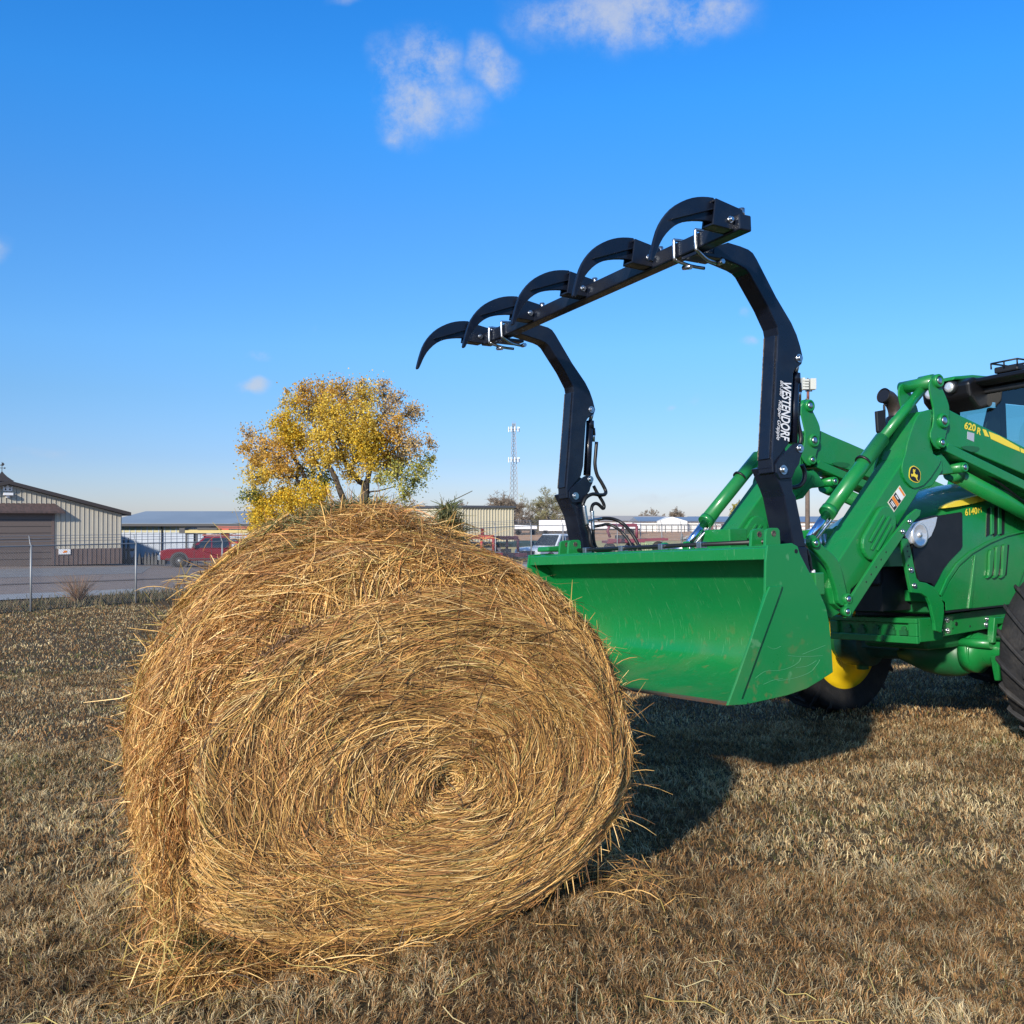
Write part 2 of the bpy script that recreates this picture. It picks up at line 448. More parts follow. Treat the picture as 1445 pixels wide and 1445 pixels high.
# ------------------------------------------------------------------ lot, road, fields beyond the fence
def lotq(name, pa, pb, pc, pd, n, off, mt): return quad_sheet(name, [GP(*pa), GP(*pb), GP(*pc), GP(*pd)], n, off, mt)
def along(p, q, s): return (p[0] + (q[0] - p[0]) * s, p[1] + (q[1] - p[1]) * s)
r0, r1 = GP(0, 848), GP(200, 838.5)          # near edge of the concrete road
ud = Vector((r1[0] - r0[0], r1[1] - r0[1])).normalized(); un = Vector((-ud.y, ud.x))
def road_pt(s, w): return (r0[0] + ud.x * s + un.x * w, r0[1] + ud.y * s + un.y * w)
quad_sheet('gravel_lot', [road_pt(-30, 1.5), road_pt(70, 1.5), road_pt(70, 60), road_pt(-30, 60)], (120, 60), .012, M['gravel'])
quad_sheet('concrete_road', [road_pt(-30, 0), road_pt(75, 0), road_pt(75, 2.6), road_pt(-30, 2.6)], (160, 6), .03, M['concrete'])
kb = quad_sheet('kerb_strip', [road_pt(-30, 8.1), road_pt(60, 8.1), road_pt(60, 8.5), road_pt(-30, 8.5)], (160, 3), .05, M['kerb'])
quad_sheet('grey_apron', [GP(-60, 818), GP(200, 809), GP(215, 795.5), GP(-60, 806)], (40, 20), .02, M['apron'])
quad_sheet('pasture', [(0, 70), (200, 70), (260, 123), (-2, 123)], (60, 20), .03, M['fieldgrass'])
quad_sheet('bare_field', [(-90, 122), (320, 122), (620, 330), (-160, 330)], (80, 60), .05, M['field'])

# ------------------------------------------------------------------ lawn blades
PAL = np.array([(.70, .555, .30), (.50, .325, .15), (.31, .17, .068), (.46, .375, .23), (.16, .16, .045), (.41, .215, .082), (.06, .044, .024)])
def lawn(n, y0, y1, hmul, wid, seed, xlim=.60):
    g = np.random.default_rng(seed)
    y = np.sqrt(g.uniform(y0 ** 2, y1 ** 2, n)); x = g.uniform(-1, 1, n) * (xlim * y + .4)
    # tufts: pull towards clump centres
    cx = np.floor(x / .07); cy = np.floor(y / .07)
    ox = hashgrid(cx.astype(np.int64), cy.astype(np.int64), 5); oy = hashgrid(cx.astype(np.int64), cy.astype(np.int64), 6)
    k = g.uniform(.0, .75, n) * (y < 9)
    x = x + ((cx + ox) * .07 - x) * k; y = y + ((cy + oy) * .07 - y) * k
    z = th(x, y)
    big = fbm(x * .55, y * .55, 11, 3); mid = fbm(x * 2.3, y * 2.3, 23, 3); sm = fbm(x * 7, y * 7, 31, 2)
    h = g.uniform(.016, .055, n) * hmul * (.34 + .85 * sm)
    ang = (fbm(x * 5.1, y * 5.1, 41, 2) * 6 * math.pi) + g.normal(0, 1.3, n)
    lean = g.uniform(.3, 1.6, n)
    dx, dy = np.cos(ang), np.sin(ang)
    P = np.zeros((n, 3, 3))
    P[:, 0] = np.stack([x, y, z - .004], -1)
    P[:, 1] = np.stack([x + dx * h * lean * .35, y + dy * h * lean * .35, z + h * .62], -1)
    P[:, 2] = np.stack([x + dx * h * lean, y + dy * h * lean, z + h * np.clip(1.15 - lean * .38, .3, 1)], -1)
    a2 = g.uniform(0, math.pi, n)
    S = np.stack([np.cos(a2), np.sin(a2), np.zeros(n)], -1)
    w = wid * g.uniform(.6, 1.4, n)
    W = np.stack([w, w * .85, w * .18], 1)
    t = g.random(n)
    pr = np.stack([.20 + .45 * ss(.5, .7, mid), .34 + 0 * t, .20 + .5 * ss(.5, .35, mid), .16 + .5 * ss(.5, .62, sm), .09 + .95 * ss(.55, .70, 1 - big) * ss(.4, .6, sm), .16 + .5 * ss(.52, .65, big), .10 + 0 * t], 1)
    pr = pr / pr.sum(1, keepdims=True); ci = (pr.cumsum(1) < t[:, None]).sum(1).clip(0, 6)
    C = PAL[ci] * g.uniform(.6, 1.3, (n, 1)) * (.55 + .9 * mid)[:, None] * (.75 + .5 * sm)[:, None]
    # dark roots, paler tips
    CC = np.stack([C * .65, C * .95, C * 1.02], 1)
    return P, W, S, CC
M['blade'] = mat('grass_blades', rough=.7, attr=True, transl=.18, spec=.25)
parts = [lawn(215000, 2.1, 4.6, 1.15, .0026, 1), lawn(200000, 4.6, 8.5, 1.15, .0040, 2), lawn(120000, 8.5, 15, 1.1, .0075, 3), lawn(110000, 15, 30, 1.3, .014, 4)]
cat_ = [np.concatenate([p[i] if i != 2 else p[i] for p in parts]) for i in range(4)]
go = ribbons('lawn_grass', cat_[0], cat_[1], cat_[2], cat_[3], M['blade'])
tag(go, 'short dry tan and brown grass covering the lawn around the bale', 'grass', kind='stuff')
# rough growth on the bank below the fence
def rough(n, seed):
    g = np.random.default_rng(seed)
    s = g.uniform(-8, 60, n); w = g.normal(1.7, 1.0, n)
    x = -13.4 + .514 * s - .857 * w * 1.0; y = 28 + .857 * s + .514 * w
    z = th(x, y); h = g.uniform(.05, .22, n) * (.4 + fbm(x * .8, y * .8, 9, 2))
    a = g.uniform(0, 6.28, n); P = np.zeros((n, 3, 3))
    P[:, 0] = np.stack([x, y, z], -1); P[:, 1] = np.stack([x + np.cos(a) * h * .2, y + np.sin(a) * h * .2, z + h * .6], -1); P[:, 2] = np.stack([x + np.cos(a) * h * .6, y + np.sin(a) * h * .6, z + h], -1)
    W = np.stack([np.full(n, .025), np.full(n, .02), np.full(n, .004)], 1)
    C = np.array([(.14, .13, .06), (.22, .15, .08), (.10, .10, .045), (.26, .2, .11)])[g.integers(0, 4, n)] * g.uniform(.6, 1.2, (n, 1))
    return P, W, np.stack([np.cos(a + 1.5), np.sin(a + 1.5), 0 * a], -1), C
tag(ribbons('roadside_grass', *rough(26000, 5), M['blade']), 'rough olive and rust grass on the bank between fence and road', 'grass', kind='stuff')
# dead brush just behind the fence
def brush(px, py, n, hgt, spread, seed, label):
    g = np.random.default_rng(seed); bx, by = GP(px, py)
    bz = float(th(bx, by)); P = np.zeros((n, 4, 3))
    for i in range(n):
        a = g.uniform(0, 6.28); s = g.uniform(.1, 1) * spread; h = hgt * g.uniform(.4, 1)
        for k in range(4):
            t = k / 3; P[i, k] = (bx + math.cos(a) * s * t + g.normal(0, .03), by + math.sin(a) * s * t, bz + h * t ** .8)
    W = np.tile(np.array([.02, .014, .010, .004]), (n, 1)); C = np.array([(.30, .16, .09), (.22, .14, .09), (.36, .25, .15)])[g.integers(0, 3, n)]
    S = g.normal(0, 1, (n, 3)); S /= np.linalg.norm(S, axis=1)[:, None]
    o = ribbons('dead_brush', P, W, S, C, M['blade']); tag(o, label, 'shrub')
brush(112, 851, 260, .95, .8, 3, 'thin rust brown brush behind the fence near the tan shed')

# ------------------------------------------------------------------ tan shed on the left
M['tan'] = mat('tan_steel_siding', (.46, .43, .36), .5, noise=(.8, (.42, .39, .33), .4, .7))
M['brownsteel'] = mat('brown_steel', (.13, .095, .085), .5, noise=(1.5, (.16, .12, .11), .4, .7))
M['brownroof'] = mat('brown_roof', (.05, .042, .04), .5)
M['door'] = mat('grey_brown_door', (.13, .105, .095), .55)
M['shingle'] = mat('reddish_shingle', (.10, .065, .062), .8, noise=(6, (.06, .045, .045), .4, .6))
SA = Vector((.80, .60, 0)); SB = Vector((-.60, .80, 0))       # along the gable wall, and into the shed
Rz = -.95
S0 = Vector((-23.3, 60.0, Rz)) - SA * 12.4                          # near corner; s runs to the right corner
shed = empty('steel_shed', S0); tag(shed, 'tan steel shed with brown wainscot and wide brown roll door', 'shed')
TS = Matrix(((SA.x * .849, SB.x, 0), (SA.y * .849, SB.y, 0), (0, 0, 1))).to_4x4()
shed.matrix_world = Matrix.Translation(S0) @ TS
EV, RD, LN, HWD = 2.95, 4.58, 18.0, 7.3
wallb = MB(); prof = [(0, 0), (14.6, 0), (14.6, EV), (HWD, RD), (0, EV)]
wallb.prism(prof, 0, LN)
rb = wallb                                                         # ribs and seams are the siding's own pattern
x = .15
while x < 14.5:
    top = EV + (RD - EV) * (1 - abs(x - HWD) / HWD) - .12
    if not (1.2 < x < 10.15): rb.box(x, x + .05, -.03, 0, .95, top)
    else: rb.box(x, x + .05, -.03, 0, 3.05, top)
    x += .305
gaps = wallb; x = .20
while x < 14.5:
    top = EV + (RD - EV) * (1 - abs(x - HWD) / HWD) - .12
    gaps.box(x, x + .035, -.012, 0, 3.05 if 1.2 < x < 10.15 else .95, top, 1); x += .305
M['seam'] = mat('siding_seam', (.17, .155, .13), .6)
wallb.build('wall', [M['tan'], M['seam']], shed)
wb = MB(); wb.box(0, 1.1, -.02, 0, 0, .93); wb.build('wainscot', M['brownsteel'], shed)
wb = MB(); wb.box(10.25, 14.62, -.02, 0, 0, .93)
x = 10.4
while x < 14.6: wb.box(x, x + .05, -.05, -.02, 0, .93); x += .305
wb.build('wainscot', M['brownsteel'], shed)
rf = MB()
for sgn in (-1, 1):
    x0, x1 = (HWD, 15.1) if sgn > 0 else (-.5, HWD)
    z0, z1 = (RD, RD - (7.8) * (RD - EV) / HWD) if sgn > 0 else (RD - 7.8 * (RD - EV) / HWD, RD)
    rf.prism([(x0, z0 + .02), (x1, z1 + .02), (x1, z1 + .22), (x0, z0 + .22)], -.45, LN + .4)
rf.build('roof', M['brownroof'], shed)
cu = MB(); cu.box(HWD - .50, HWD + .50, 1.2, 2.05, RD - .1, RD + .26)
cup = cu.build('cupola', M['brownsteel'], shed)
cr = MB(); cy_ = 1.62
v = []
for h_, zz in [(.66, .24), (.52, .32), (.28, .50), (.11, .68), (.02, .80)]: v += [(HWD - h_, cy_ - h_ * .85, RD + zz), (HWD + h_, cy_ - h_ * .85, RD + zz), (HWD + h_, cy_ + h_ * .85, RD + zz), (HWD - h_, cy_ + h_ * .85, RD + zz)]
cr.add(v, [(k * 4 + i, k * 4 + (i + 1) % 4, k * 4 + 4 + (i + 1) % 4, k * 4 + 4 + i) for k in range(4) for i in range(4)] + [(0, 3, 2, 1), (16, 17, 18, 19)])
cr.build('cupola_roof', M['brownroof'], cup)
wv = MB(); wv.cyl((HWD, cy_, RD + .78), (HWD, cy_, RD + 1.34), .02, 6)
wv.bar((HWD - .17, cy_, RD + 1.0), (HWD + .17, cy_, RD + 1.0), .025, .025); wv.bar((HWD, cy_ - .17, RD + 1.0), (HWD, cy_ + .17, RD + 1.0), .025, .025)
wv.prism([(HWD - .18, RD + 1.16), (HWD - .03, RD + 1.2), (HWD + .06, RD + 1.32), (HWD + .16, RD + 1.22), (HWD + .07, RD + 1.12)], cy_ - .02, cy_ + .02)
for a in (-.17, .17): wv.box(HWD + a - .04, HWD + a + .04, cy_ - .02, cy_ + .02, RD + .96, RD + 1.04)
wv.build('weather_vane', M['brownroof'], cup)
db = MB(); db.box(1.3, 10.0, -.04, .05, 0, 2.98)
dr = db.build('roll_door', M['door'], shed)
ds = MB()
for i in range(1, 8): ds.box(1.3, 10.0, -.052, -.04, i * .37, i * .37 + .03)
ds.build('door_seam', M['brownroof'], dr)
ft = MB(); ft.box(10.0, 10.18, -.06, 0, 0, 3.0); ft.build('door_frame', M['brownsteel'], shed); ft = MB(); ft.box(1.1, 1.3, -.06, 0, 0, 3.0); ft.build('door_frame', M['brownsteel'], shed)
cn = MB(); cn.add([(.7, 0, 3.55), (10.2, 0, 3.55), (10.75, -.5, 3.08), (.2, -.5, 3.08), (.2, -.5, 2.98), (10.75, -.5, 2.98), (10.2, 0, 2.99), (.7, 0, 2.99)],
                  [(0, 1, 2, 3), (3, 2, 5, 4), (4, 5, 6, 7), (1, 6, 5, 2), (0, 3, 4, 7), (0, 7, 6, 1)])
cn.build('door_canopy', M['shingle'], shed)
lm = MB(); lm.box(HWD - .28, HWD + .28, -.32, 0, 3.98, 4.12); lm.box(HWD - .1, HWD + .1, -.15, 0, 3.85, 3.98)
lm.build('wall_lamp', M['white'], shed)
cw = MB(); cw.prism([(HWD - .27, 4.22), (HWD + .27, 4.22), (HWD + .3, 4.5), (HWD + .14, 4.4), (HWD, 4.58), (HWD - .14, 4.4), (HWD - .3, 4.5)], -.07, -.03)
cwo = cw.build('crown_sign', M['white'], shed)
cd = MB()
for a in (-.13, .13): cd.prism([(HWD + a - .06, 4.27), (HWD + a + .06, 4.27), (HWD + a, 4.40)], -.08, -.07)
cd.build_each('sign_mark', M['decal_black'], cwo)
sg = MB(); sg.box(10.45, 11.2, -.09, -.03, .62, .92); sgo = sg.build('wall_sign', M['white'], shed)
sk = MB(); sk.prism([(10.7, .70), (10.95, .72), (11.0, .82), (10.8, .84)], -.10, -.09); sk.build('sign_mark', M['decal_orange'], sgo)

# ------------------------------------------------------------------ long metal building behind
M['bluewhite'] = mat('pale_blue_siding', (.42, .47, .55), .5, noise=(.5, (.36, .40, .46), .4, .7))
M['cream'] = mat('cream_panel', (.50, .46, .28), .5)
M['blueroof'] = mat('blue_grey_metal_roof', (.22, .27, .32), .6, noise=(.2, (.27, .32, .37), .4, .7))
M['darktrim'] = mat('dark_trim', (.05, .05, .055), .6)
def frame_obj(name, label, cat, p, ang, group=None):
    o = empty(name, (p[0], p[1], p[2]), ang); tag(o, label, cat, group); return o
yb = 72; x0b, x1b = (150 - CXP) / FPX * yb, (440 - CXP) / FPX * yb
lb = frame_obj('metal_warehouse', 'long low warehouse with blue grey roof and pale ribbed siding', 'warehouse', (x0b, yb, float(th(x0b, yb))), R(-1.5))
Lb = x1b - x0b
w = MB(); w.prism([(0, 0), (Lb, 0), (Lb, 2.5), (0, 2.5)], 0, 16); x = 0
while x < Lb: w.box(x, x + .07, -.05, 0, 0, 2.46); x += .42
w.build('wall', M['bluewhite'], lb)
w = MB(); w.box(0, 6.0, -.025, 0, 1.98, 2.44); w.box(9.7, Lb, -.025, 0, 2.03, 2.44); w.build_each('cream_panel', M['cream'], lb)
w = MB(); w.add([(-.3, -.5, 2.5), (Lb + .3, -.5, 2.5), (Lb + .3, 8, 3.45), (-.3, 8, 3.45), (Lb + .3, 16.5, 2.5), (-.3, 16.5, 2.5), (-.3, -.5, 2.62), (Lb + .3, -.5, 2.62), (Lb + .3, 8, 3.57), (-.3, 8, 3.57), (Lb + .3, 16.5, 2.62), (-.3, 16.5, 2.62)],
        [(0, 1, 2, 3), (3, 2, 4, 5), (6, 9, 8, 7), (9, 11, 10, 8), (0, 6, 7, 1), (5, 4, 10, 11), (0, 3, 9, 6), (3, 5, 11, 9), (1, 7, 8, 2), (2, 8, 10, 4)])
w.build('roof', M['blueroof'], lb)
w = MB(); w.box(-.3, Lb + .3, -.62, -.5, 2.42, 2.60); w.build('gutter', M['darktrim'], lb)
w = MB(); w.cyl((4.05, -.12, 0), (4.05, -.12, 2.45), .05, 8); w.build('downpipe', M['darktrim'], lb)
w = MB(); w.prism([(7.55, 2.02), (8.0, 2.02), (8.0, 2.36), (7.55, 2.36)], -.35, -.02); w.add([(8.0, -.35, 2.02), (8.35, -.02, 2.12), (8.35, -.02, 2.3), (8.0, -.35, 2.36), (8.0, -.02, 2.02), (8.0, -.02, 2.36)], [(0, 1, 2, 3), (0, 4, 1), (3, 2, 5)])
w.build('wall_vent', M['darktrim'], lb)

# ------------------------------------------------------------------ beige hall seen past the bale
M['beige'] = mat('beige_siding', (.50, .45, .33), .5)
M['greyroof'] = mat('dark_roof_edge', (.06, .065, .08), .5)
yh = 98; hx = (652 - CXP) / FPX * yh
hall = frame_obj('beige_hall', 'beige ribbed hall with a dark flat roof edge, partly in tree shade', 'building', (hx, yh, -.45), 0)
rx = (725 - CXP) / FPX * (yh + 2.5) - hx; lx_ = (574 - CXP) / FPX * (yh + 5) - hx
foot = [(0, 0), (rx, 2.5), (rx, 16), (lx_, 18), (lx_, 5)]
w = MB(); w.hprism(foot, 0, 3.35)
for a, b in ((foot[0], foot[1]), (foot[4], foot[0])):
    n_ = int(math.hypot(b[0] - a[0], b[1] - a[1]) / .3)
    for i in range(n_):
        t = i / n_; px_, py_ = a[0] + (b[0] - a[0]) * t, a[1] + (b[1] - a[1]) * t
        w.box(px_, px_ + .09, py_ - .06, py_, 0, 3.3)
w.build('wall', M['beige'], hall)
w = MB(); ctr = (sum(p[0] for p in foot) / 5, sum(p[1] for p in foot) / 5)
big = [(ctr[0] + (p[0] - ctr[0]) * 1.04, ctr[1] + (p[1] - ctr[1]) * 1.04) for p in foot]
w.hprism(big, 3.35, 3.55); w.build('roof', M['greyroof'], hall)

# ------------------------------------------------------------------ barns, trailers far right
M['barnwhite'] = mat('white_barn_wall', (.72, .72, .70), .6)
M['barnroof'] = mat('slate_blue_roof', (.20, .25, .32), .45)
def barn(name, label, pxl, pxr, d, zb, we, rg, depth, gable=None, group=None, roofm='barnroof', fence=False):
    xl, xr = (pxl - CXP) / FPX * d, (pxr - CXP) / FPX * d; L_ = xr - xl
    z0 = float(th((xl + xr) / 2, d)) if zb is None else zb
    o = frame_obj(name, label, 'barn', (xl, d, z0), 0, group)
    w = MB(); w.box(0, L_, 0, depth, 0, we); w.build('wall', M['barnwhite'], o)
    if gable:
        gx0, gx1 = (gable[0] - pxl) / (pxr - pxl) * L_, (gable[1] - pxl) / (pxr - pxl) * L_
        w = MB(); w.prism([(gx0, 0), (gx1, 0), (gx1, we + .05), ((gx0 + gx1) / 2, rg), (gx0, we + .05)], -1.5, depth * .5); w.build('gable_front', M['barnwhite'], o)
    w = MB()
    w.add([(-.6, -.6, we), (L_ + .6, -.6, we), (L_ + .6, depth / 2, rg), (-.6, depth / 2, rg), (L_ + .6, depth + .6, we), (-.6, depth + .6, we)], [(0, 1, 2, 3), (3, 2, 4, 5), (0, 3, 5), (1, 4, 2), (0, 5, 4, 1)])
    w.build('roof', M[roofm], o)
    return o
barn('white_barn', 'white barn with slate blue roof and a gabled white front', 905, 1000, 185, None, 1.9, 2.75, 14, (926, 968))
barn('long_barn', 'long low white barn with slate blue roof at the right', 985, 1175, 192, None, 1.75, 2.85, 16)
M['cr_roof'] = mat('pale_roof', (.42, .38, .33), .6)
barn('pale_barn', 'pale barn with off white roof left of the slate roofed barns', 838, 945, 205, None, 1.9, 3.0, 20, roofm='cr_roof')
M['rail'] = mat('dark_pipe_rail', (.05, .05, .05), .6)
fr = empty('pen_fence', (0, 0, 0)); tag(fr, 'dark pipe pen fence running in front of the white barns', 'fence')
w = MB(); dd = 172
for i in range(34):
    x = (885 + i * 9 - CXP) / FPX * dd; z = float(th(x, dd)); w.box(x - .06, x + .06, dd, dd + .1, z, z + 1.3)
w.build_each('post', M['rail'], fr)
w = MB(); xa, xb = (885 - CXP) / FPX * dd, (1180 - CXP) / FPX * dd; z = float(th(xa, dd))
for h_ in (.6, 1.3): w.box(xa, xb, dd, dd + .06, z + h_ - .05, z + h_ + .03)
w.build('rail', M['rail'], fr)

def trailer(label, pxl, pxr, d, z_lo, z_hi, nose=False):
    xl, xr = (pxl - CXP) / FPX * d, (pxr - CXP) / FPX * d
    o = frame_obj('box_trailer', label, 'trailer', (xl, d, float(th(xl, d))), 0)
    w = MB(); w.box(0, xr - xl, 0, 2.4, z_lo, z_hi); w.build('body', M['white'], o, bevel=.05)
    w = MB()
    for xx in (.15, .2, .78, .85):
        c = (xr - xl) * xx; w.tube([(c, 0, .45), (c, .35, .45)], .42, 12)
    w.build_each('wheel', M['rubber'], o)
    w = MB(); w.box(0, xr - xl, .3, 2.1, z_lo - .25, z_lo); w.build('chassis', M['darktrim'], o)
    return o
trailer('long white box trailer parked beyond the brown field', 761, 812, 146, .75, 2.35)
trailer('low white trailer with dark load parked left of the long trailer', 726, 758, 152, .95, 1.55)
trailer('tan low trailer behind the raised grapple arm', 816, 905, 160, .9, 1.8)

# ------------------------------------------------------------------ trees
M['bark'] = mat('bark', (.055, .042, .032), .9, noise=(6, (.09, .075, .06), .4, .7))
M['greybark'] = mat('grey_twigs', (.20, .17, .14), .9)
M['leaf'] = mat('leaves', rough=.6, attr=True, transl=.38, spec=.3)
def grow(mb, p, d, L_, r, depth, g, spread=.5, tips=None, shrink=.72, kids=(2, 4)):
    q = p.copy(); pts = [q.copy()]; dd = d.copy()
    for i in range(3):
        dd = (dd + Vector(g.normal(0, .13, 3))).normalized(); q = q + dd * (L_ / 3); pts.append(q.copy())
    mb.tube(pts, [r, r * .88, r * .76, r * .62], 5 if depth > 1 else 4, 0, caps=False)
    if tips is not None and depth <= 1: tips.append(q.copy())
    if depth == 0: return
    for i in range(int(g.integers(kids[0], kids[1] + 1))):
        nd = (dd + Vector(g.normal(0, spread, 3)) + Vector((0, 0, .10))).normalized()
        grow(mb, pts[int(g.integers(2, 4))], nd, L_ * shrink * g.uniform(.8, 1.15), r * .6, depth - 1, g, spread, tips, shrink, kids)
def bare_tree(label, px, d, ztop_px, wide, seed, depth=6, tint='greybark', group=None, leafy=None):
    g = np.random.default_rng(seed); x = (px - CXP) / FPX * d; z0 = float(th(x, d))
    H_ = CAMH + (HZ - ztop_px) / FPX * d - z0
    root = frame_obj('bare_tree', label, 'tree', (x, d, z0), 0, group)
    mb = MB(); tips = []
    for k in range(3):
        grow(mb, Vector((g.normal(0, .15), g.normal(0, .15), 0)), Vector((g.normal(0, wide), g.normal(0, wide), 1)).normalized(), H_ * .27, H_ * .020, depth - 1, g, .48 + wide * .3, tips, .76)
    mb.build('trunk', M[tint], root)
    T = np.array([tuple(t) for t in tips]); s = (H_ / max(T[:, 2].max(), .1)); 
    for ch in root.children:
        ch.scale = (s, s, s)
    n = len(T) * 5; P = np.zeros((n, 2, 3)); base = np.repeat(T, 5, 0) * s
    P[:, 0] = base; v = g.normal(0, 1, (n, 3)); v[:, 2] = abs(v[:, 2]); v /= np.linalg.norm(v, axis=1)[:, None]
    P[:, 1] = base + v * H_ * .075 * g.uniform(.5, 1.3, (n, 1))
    S = np.cross(v, g.normal(0, 1, (n, 3))); S /= np.linalg.norm(S, axis=1)[:, None]
    wdt = d * .00042
    W = np.stack([np.full(n, wdt), np.full(n, wdt * .5)], 1)
    cc = {'greybark': (.30, .24, .18), 'olive': (.30, .28, .14)}.get(tint if leafy is None else leafy, (.25, .2, .15))
    C = np.tile(np.array(cc), (n, 1)) * g.uniform(.6, 1.3, (n, 1))
    ribbons('crown', P, W, S, C, M['leaf'], root)
    return root
bare_tree('bare grey tree at the foot of the lattice tower', 708, 158, 694, .35, 11, 6)
bare_tree('rounded bare tree with olive twigs right of the lattice tower', 766, 165, 689, .55, 12, 6, leafy='olive')
bare_tree('thin bare tree standing right behind the lattice tower base', 733, 170, 706, .5, 16, 5)
bare_tree('small bare tree above the pale barn roof', 905, 260, 717, .5, 13, 5)
bare_tree('spreading bare tree behind the slate blue barn roof', 958, 250, 716, .9, 14, 6)
bare_tree('low bare tree left of the slate roofed barns', 916, 270, 720, .5, 15, 5)
bare_tree('pinkish bare tree behind the left end of the beige hall', 590, 190, 707, .7, 17, 6)
bare_tree('pinkish bare tree behind the middle of the beige hall', 636, 200, 708, .8, 18, 6)
# far windbreak: a wood that reads as one mass
g = np.random.default_rng(99); n = 9000
px_ = g.uniform(-200, 1700, n); d_ = g.uniform(560, 700, n); x_ = (px_ - CXP) / FPX * d_; zb_ = th(x_, d_)
hh = 3.2 * fbm(px_ * .02, 0 * px_, 5, 4) * 1.4
P = np.zeros((n, 2, 3)); P[:, 0] = np.stack([x_, d_, zb_ - .2], -1); P[:, 1] = np.stack([x_ + g.normal(0, 1, n), d_, zb_ + hh * g.uniform(.6, 1.2, n)], -1)
W = np.full((n, 2), .8); W[:, 1] = .5
C = np.array([(.16, .13, .11), (.20, .15, .12), (.13, .12, .09)])[g.integers(0, 3, n)]
tag(ribbons('distant_treeline', P, W, np.tile((1., 0, 0), (n, 1)), C, M['leaf']), 'thin brown line of far trees on the horizon', 'treeline', kind='stuff')

# the yellow cottonwood behind the bale
TD = 47.0
def tz(zx, zy, dy=0.0):
    px, py = 320 + zx / 4.516, 520 + zy / 4.516; d = TD + dy
    return Vector(((px - CXP) / FPX * d, d, CAMH + (HZ - py) / FPX * d))
tx0 = tz(880, 900); tree = empty('yellow_tree', (tx0.x, TD, float(th(tx0.x, TD))))
tag(tree, 'large autumn tree with yellow and orange leaves behind the hay bale', 'tree')
tor = Vector(tree.location)
g = np.random.default_rng(21)
tb = MB()
def limb(pts, r0_, r1_):
    P_ = [tz(*p) - tor for p in pts]; k = len(P_)
    Q = []
    for i in range(k - 1):
        for t in (0, .33, .66): Q.append(P_[i].lerp(P_[i + 1], t) + Vector(g.normal(0, .05, 3)) * (0 if i == 0 and t == 0 else 1))
    Q.append(P_[-1]); n_ = len(Q)
    tb.tube(Q, [r0_ + (r1_ - r0_) * i / (n_ - 1) for i in range(n_)], 7, 0, caps=False)
limb([(885, 1180), (882, 1000), (878, 850), (885, 730)], .30, .19)
limb([(880, 1150), (800, 960), (730, 790), (660, 640), (600, 540)], .22, .08)
limb([(880, 1150), (700, 980), (520, 760), (430, 560), (380, 420)], .18, .05)
limb([(520, 760), (440, 690), (340, 700), (250, 640)], .10, .03)
limb([(885, 740), (800, 660), (760, 600), (640, 420), (590, 300)], .14, .04)
limb([(885, 740), (920, 640), (1000, 560), (1120, 470), (1200, 450)], .14, .03)
limb([(760, 600), (700, 430), (760, 300), (820, 180)], .09, .03)
limb([(920, 640), (900, 480), (960, 340), (1040, 240)], .09, .03)
limb([(660, 640), (560, 600), (470, 560)], .07, .03)
limb([(600, 540), (560, 380), (520, 220)], .07, .03)
limb([(870, 790), (960, 780), (1080, 750)], .05, .02)
limb([(1000, 560), (1150, 560), (1240, 620)], .06, .02)
limb([(960, 340), (920, 360), (860, 400)], .05, .02)
blobs = [(480, 150, 70, 'o'), (620, 165, 95, 'o'), (760, 160, 95, 'o'), (870, 175, 95, 'y'), (1000, 170, 85, 'p'), (420, 225, 65, 'y'), (560, 265, 105, 'y'), (700, 290, 115, 'y'),
         (850, 300, 115, 'y'), (1000, 300, 105, 'p'), (1140, 300, 95, 'p'), (140, 420, 60, 'p'), (370, 370, 95, 'Y'), (430, 450, 100, 'Y'), (240, 520, 95, 'o'), (165, 600, 80, 'o'),
         (330, 570, 100, 'o'), (600, 450, 85, 'y'), (790, 430, 110, 'Y'), (910, 490, 105, 'Y'), (1040, 460, 105, 'o'), (1180, 470, 85, 'p'), (1285, 465, 50, 'p'), (1110, 570, 95, 'o'),
         (1240, 630, 75, 'g'), (1080, 690, 85, 'g'), (970, 700, 50, 'g'), (1200, 720, 75, 'g'), (590, 700, 80, 'G'), (730, 560, 70, 'y'), (830, 560, 75, 'y'), (350, 650, 75, 'y'), (210, 690, 85, 'y'),
         (160, 800, 65, 'G'), (260, 880, 110, 'Y'), (400, 860, 110, 'Y'), (560, 820, 95, 'Y'), (220, 960, 80, 'Y'), (185, 1040, 42, 'Y'), (320, 970, 60, 'G'), (1130, 820, 55, 'g'), (470, 740, 55, 'g'),
         (860, 100, 40, 'p'), (1000, 110, 40, 'p'), (1090, 200, 50, 'p'), (1200, 260, 40, 'p'), (380, 150, 25, 'o'), (110, 500, 40, 'o'), (1290, 580, 40, 'g'), (650, 560, 70, 'y'), (560, 570, 70, 'y'), (480, 650, 60, 'y'), (790, 660, 60, 'y'), (900, 610, 70, 'y'), (1010, 620, 70, 'y'), (870, 400, 90, 'y'), (640, 350, 80, 'y'), (1080, 380, 80, 'o'), (700, 1000, 120, 'y'), (980, 900, 80, 'g'), (500, 980, 110, 'Y')]
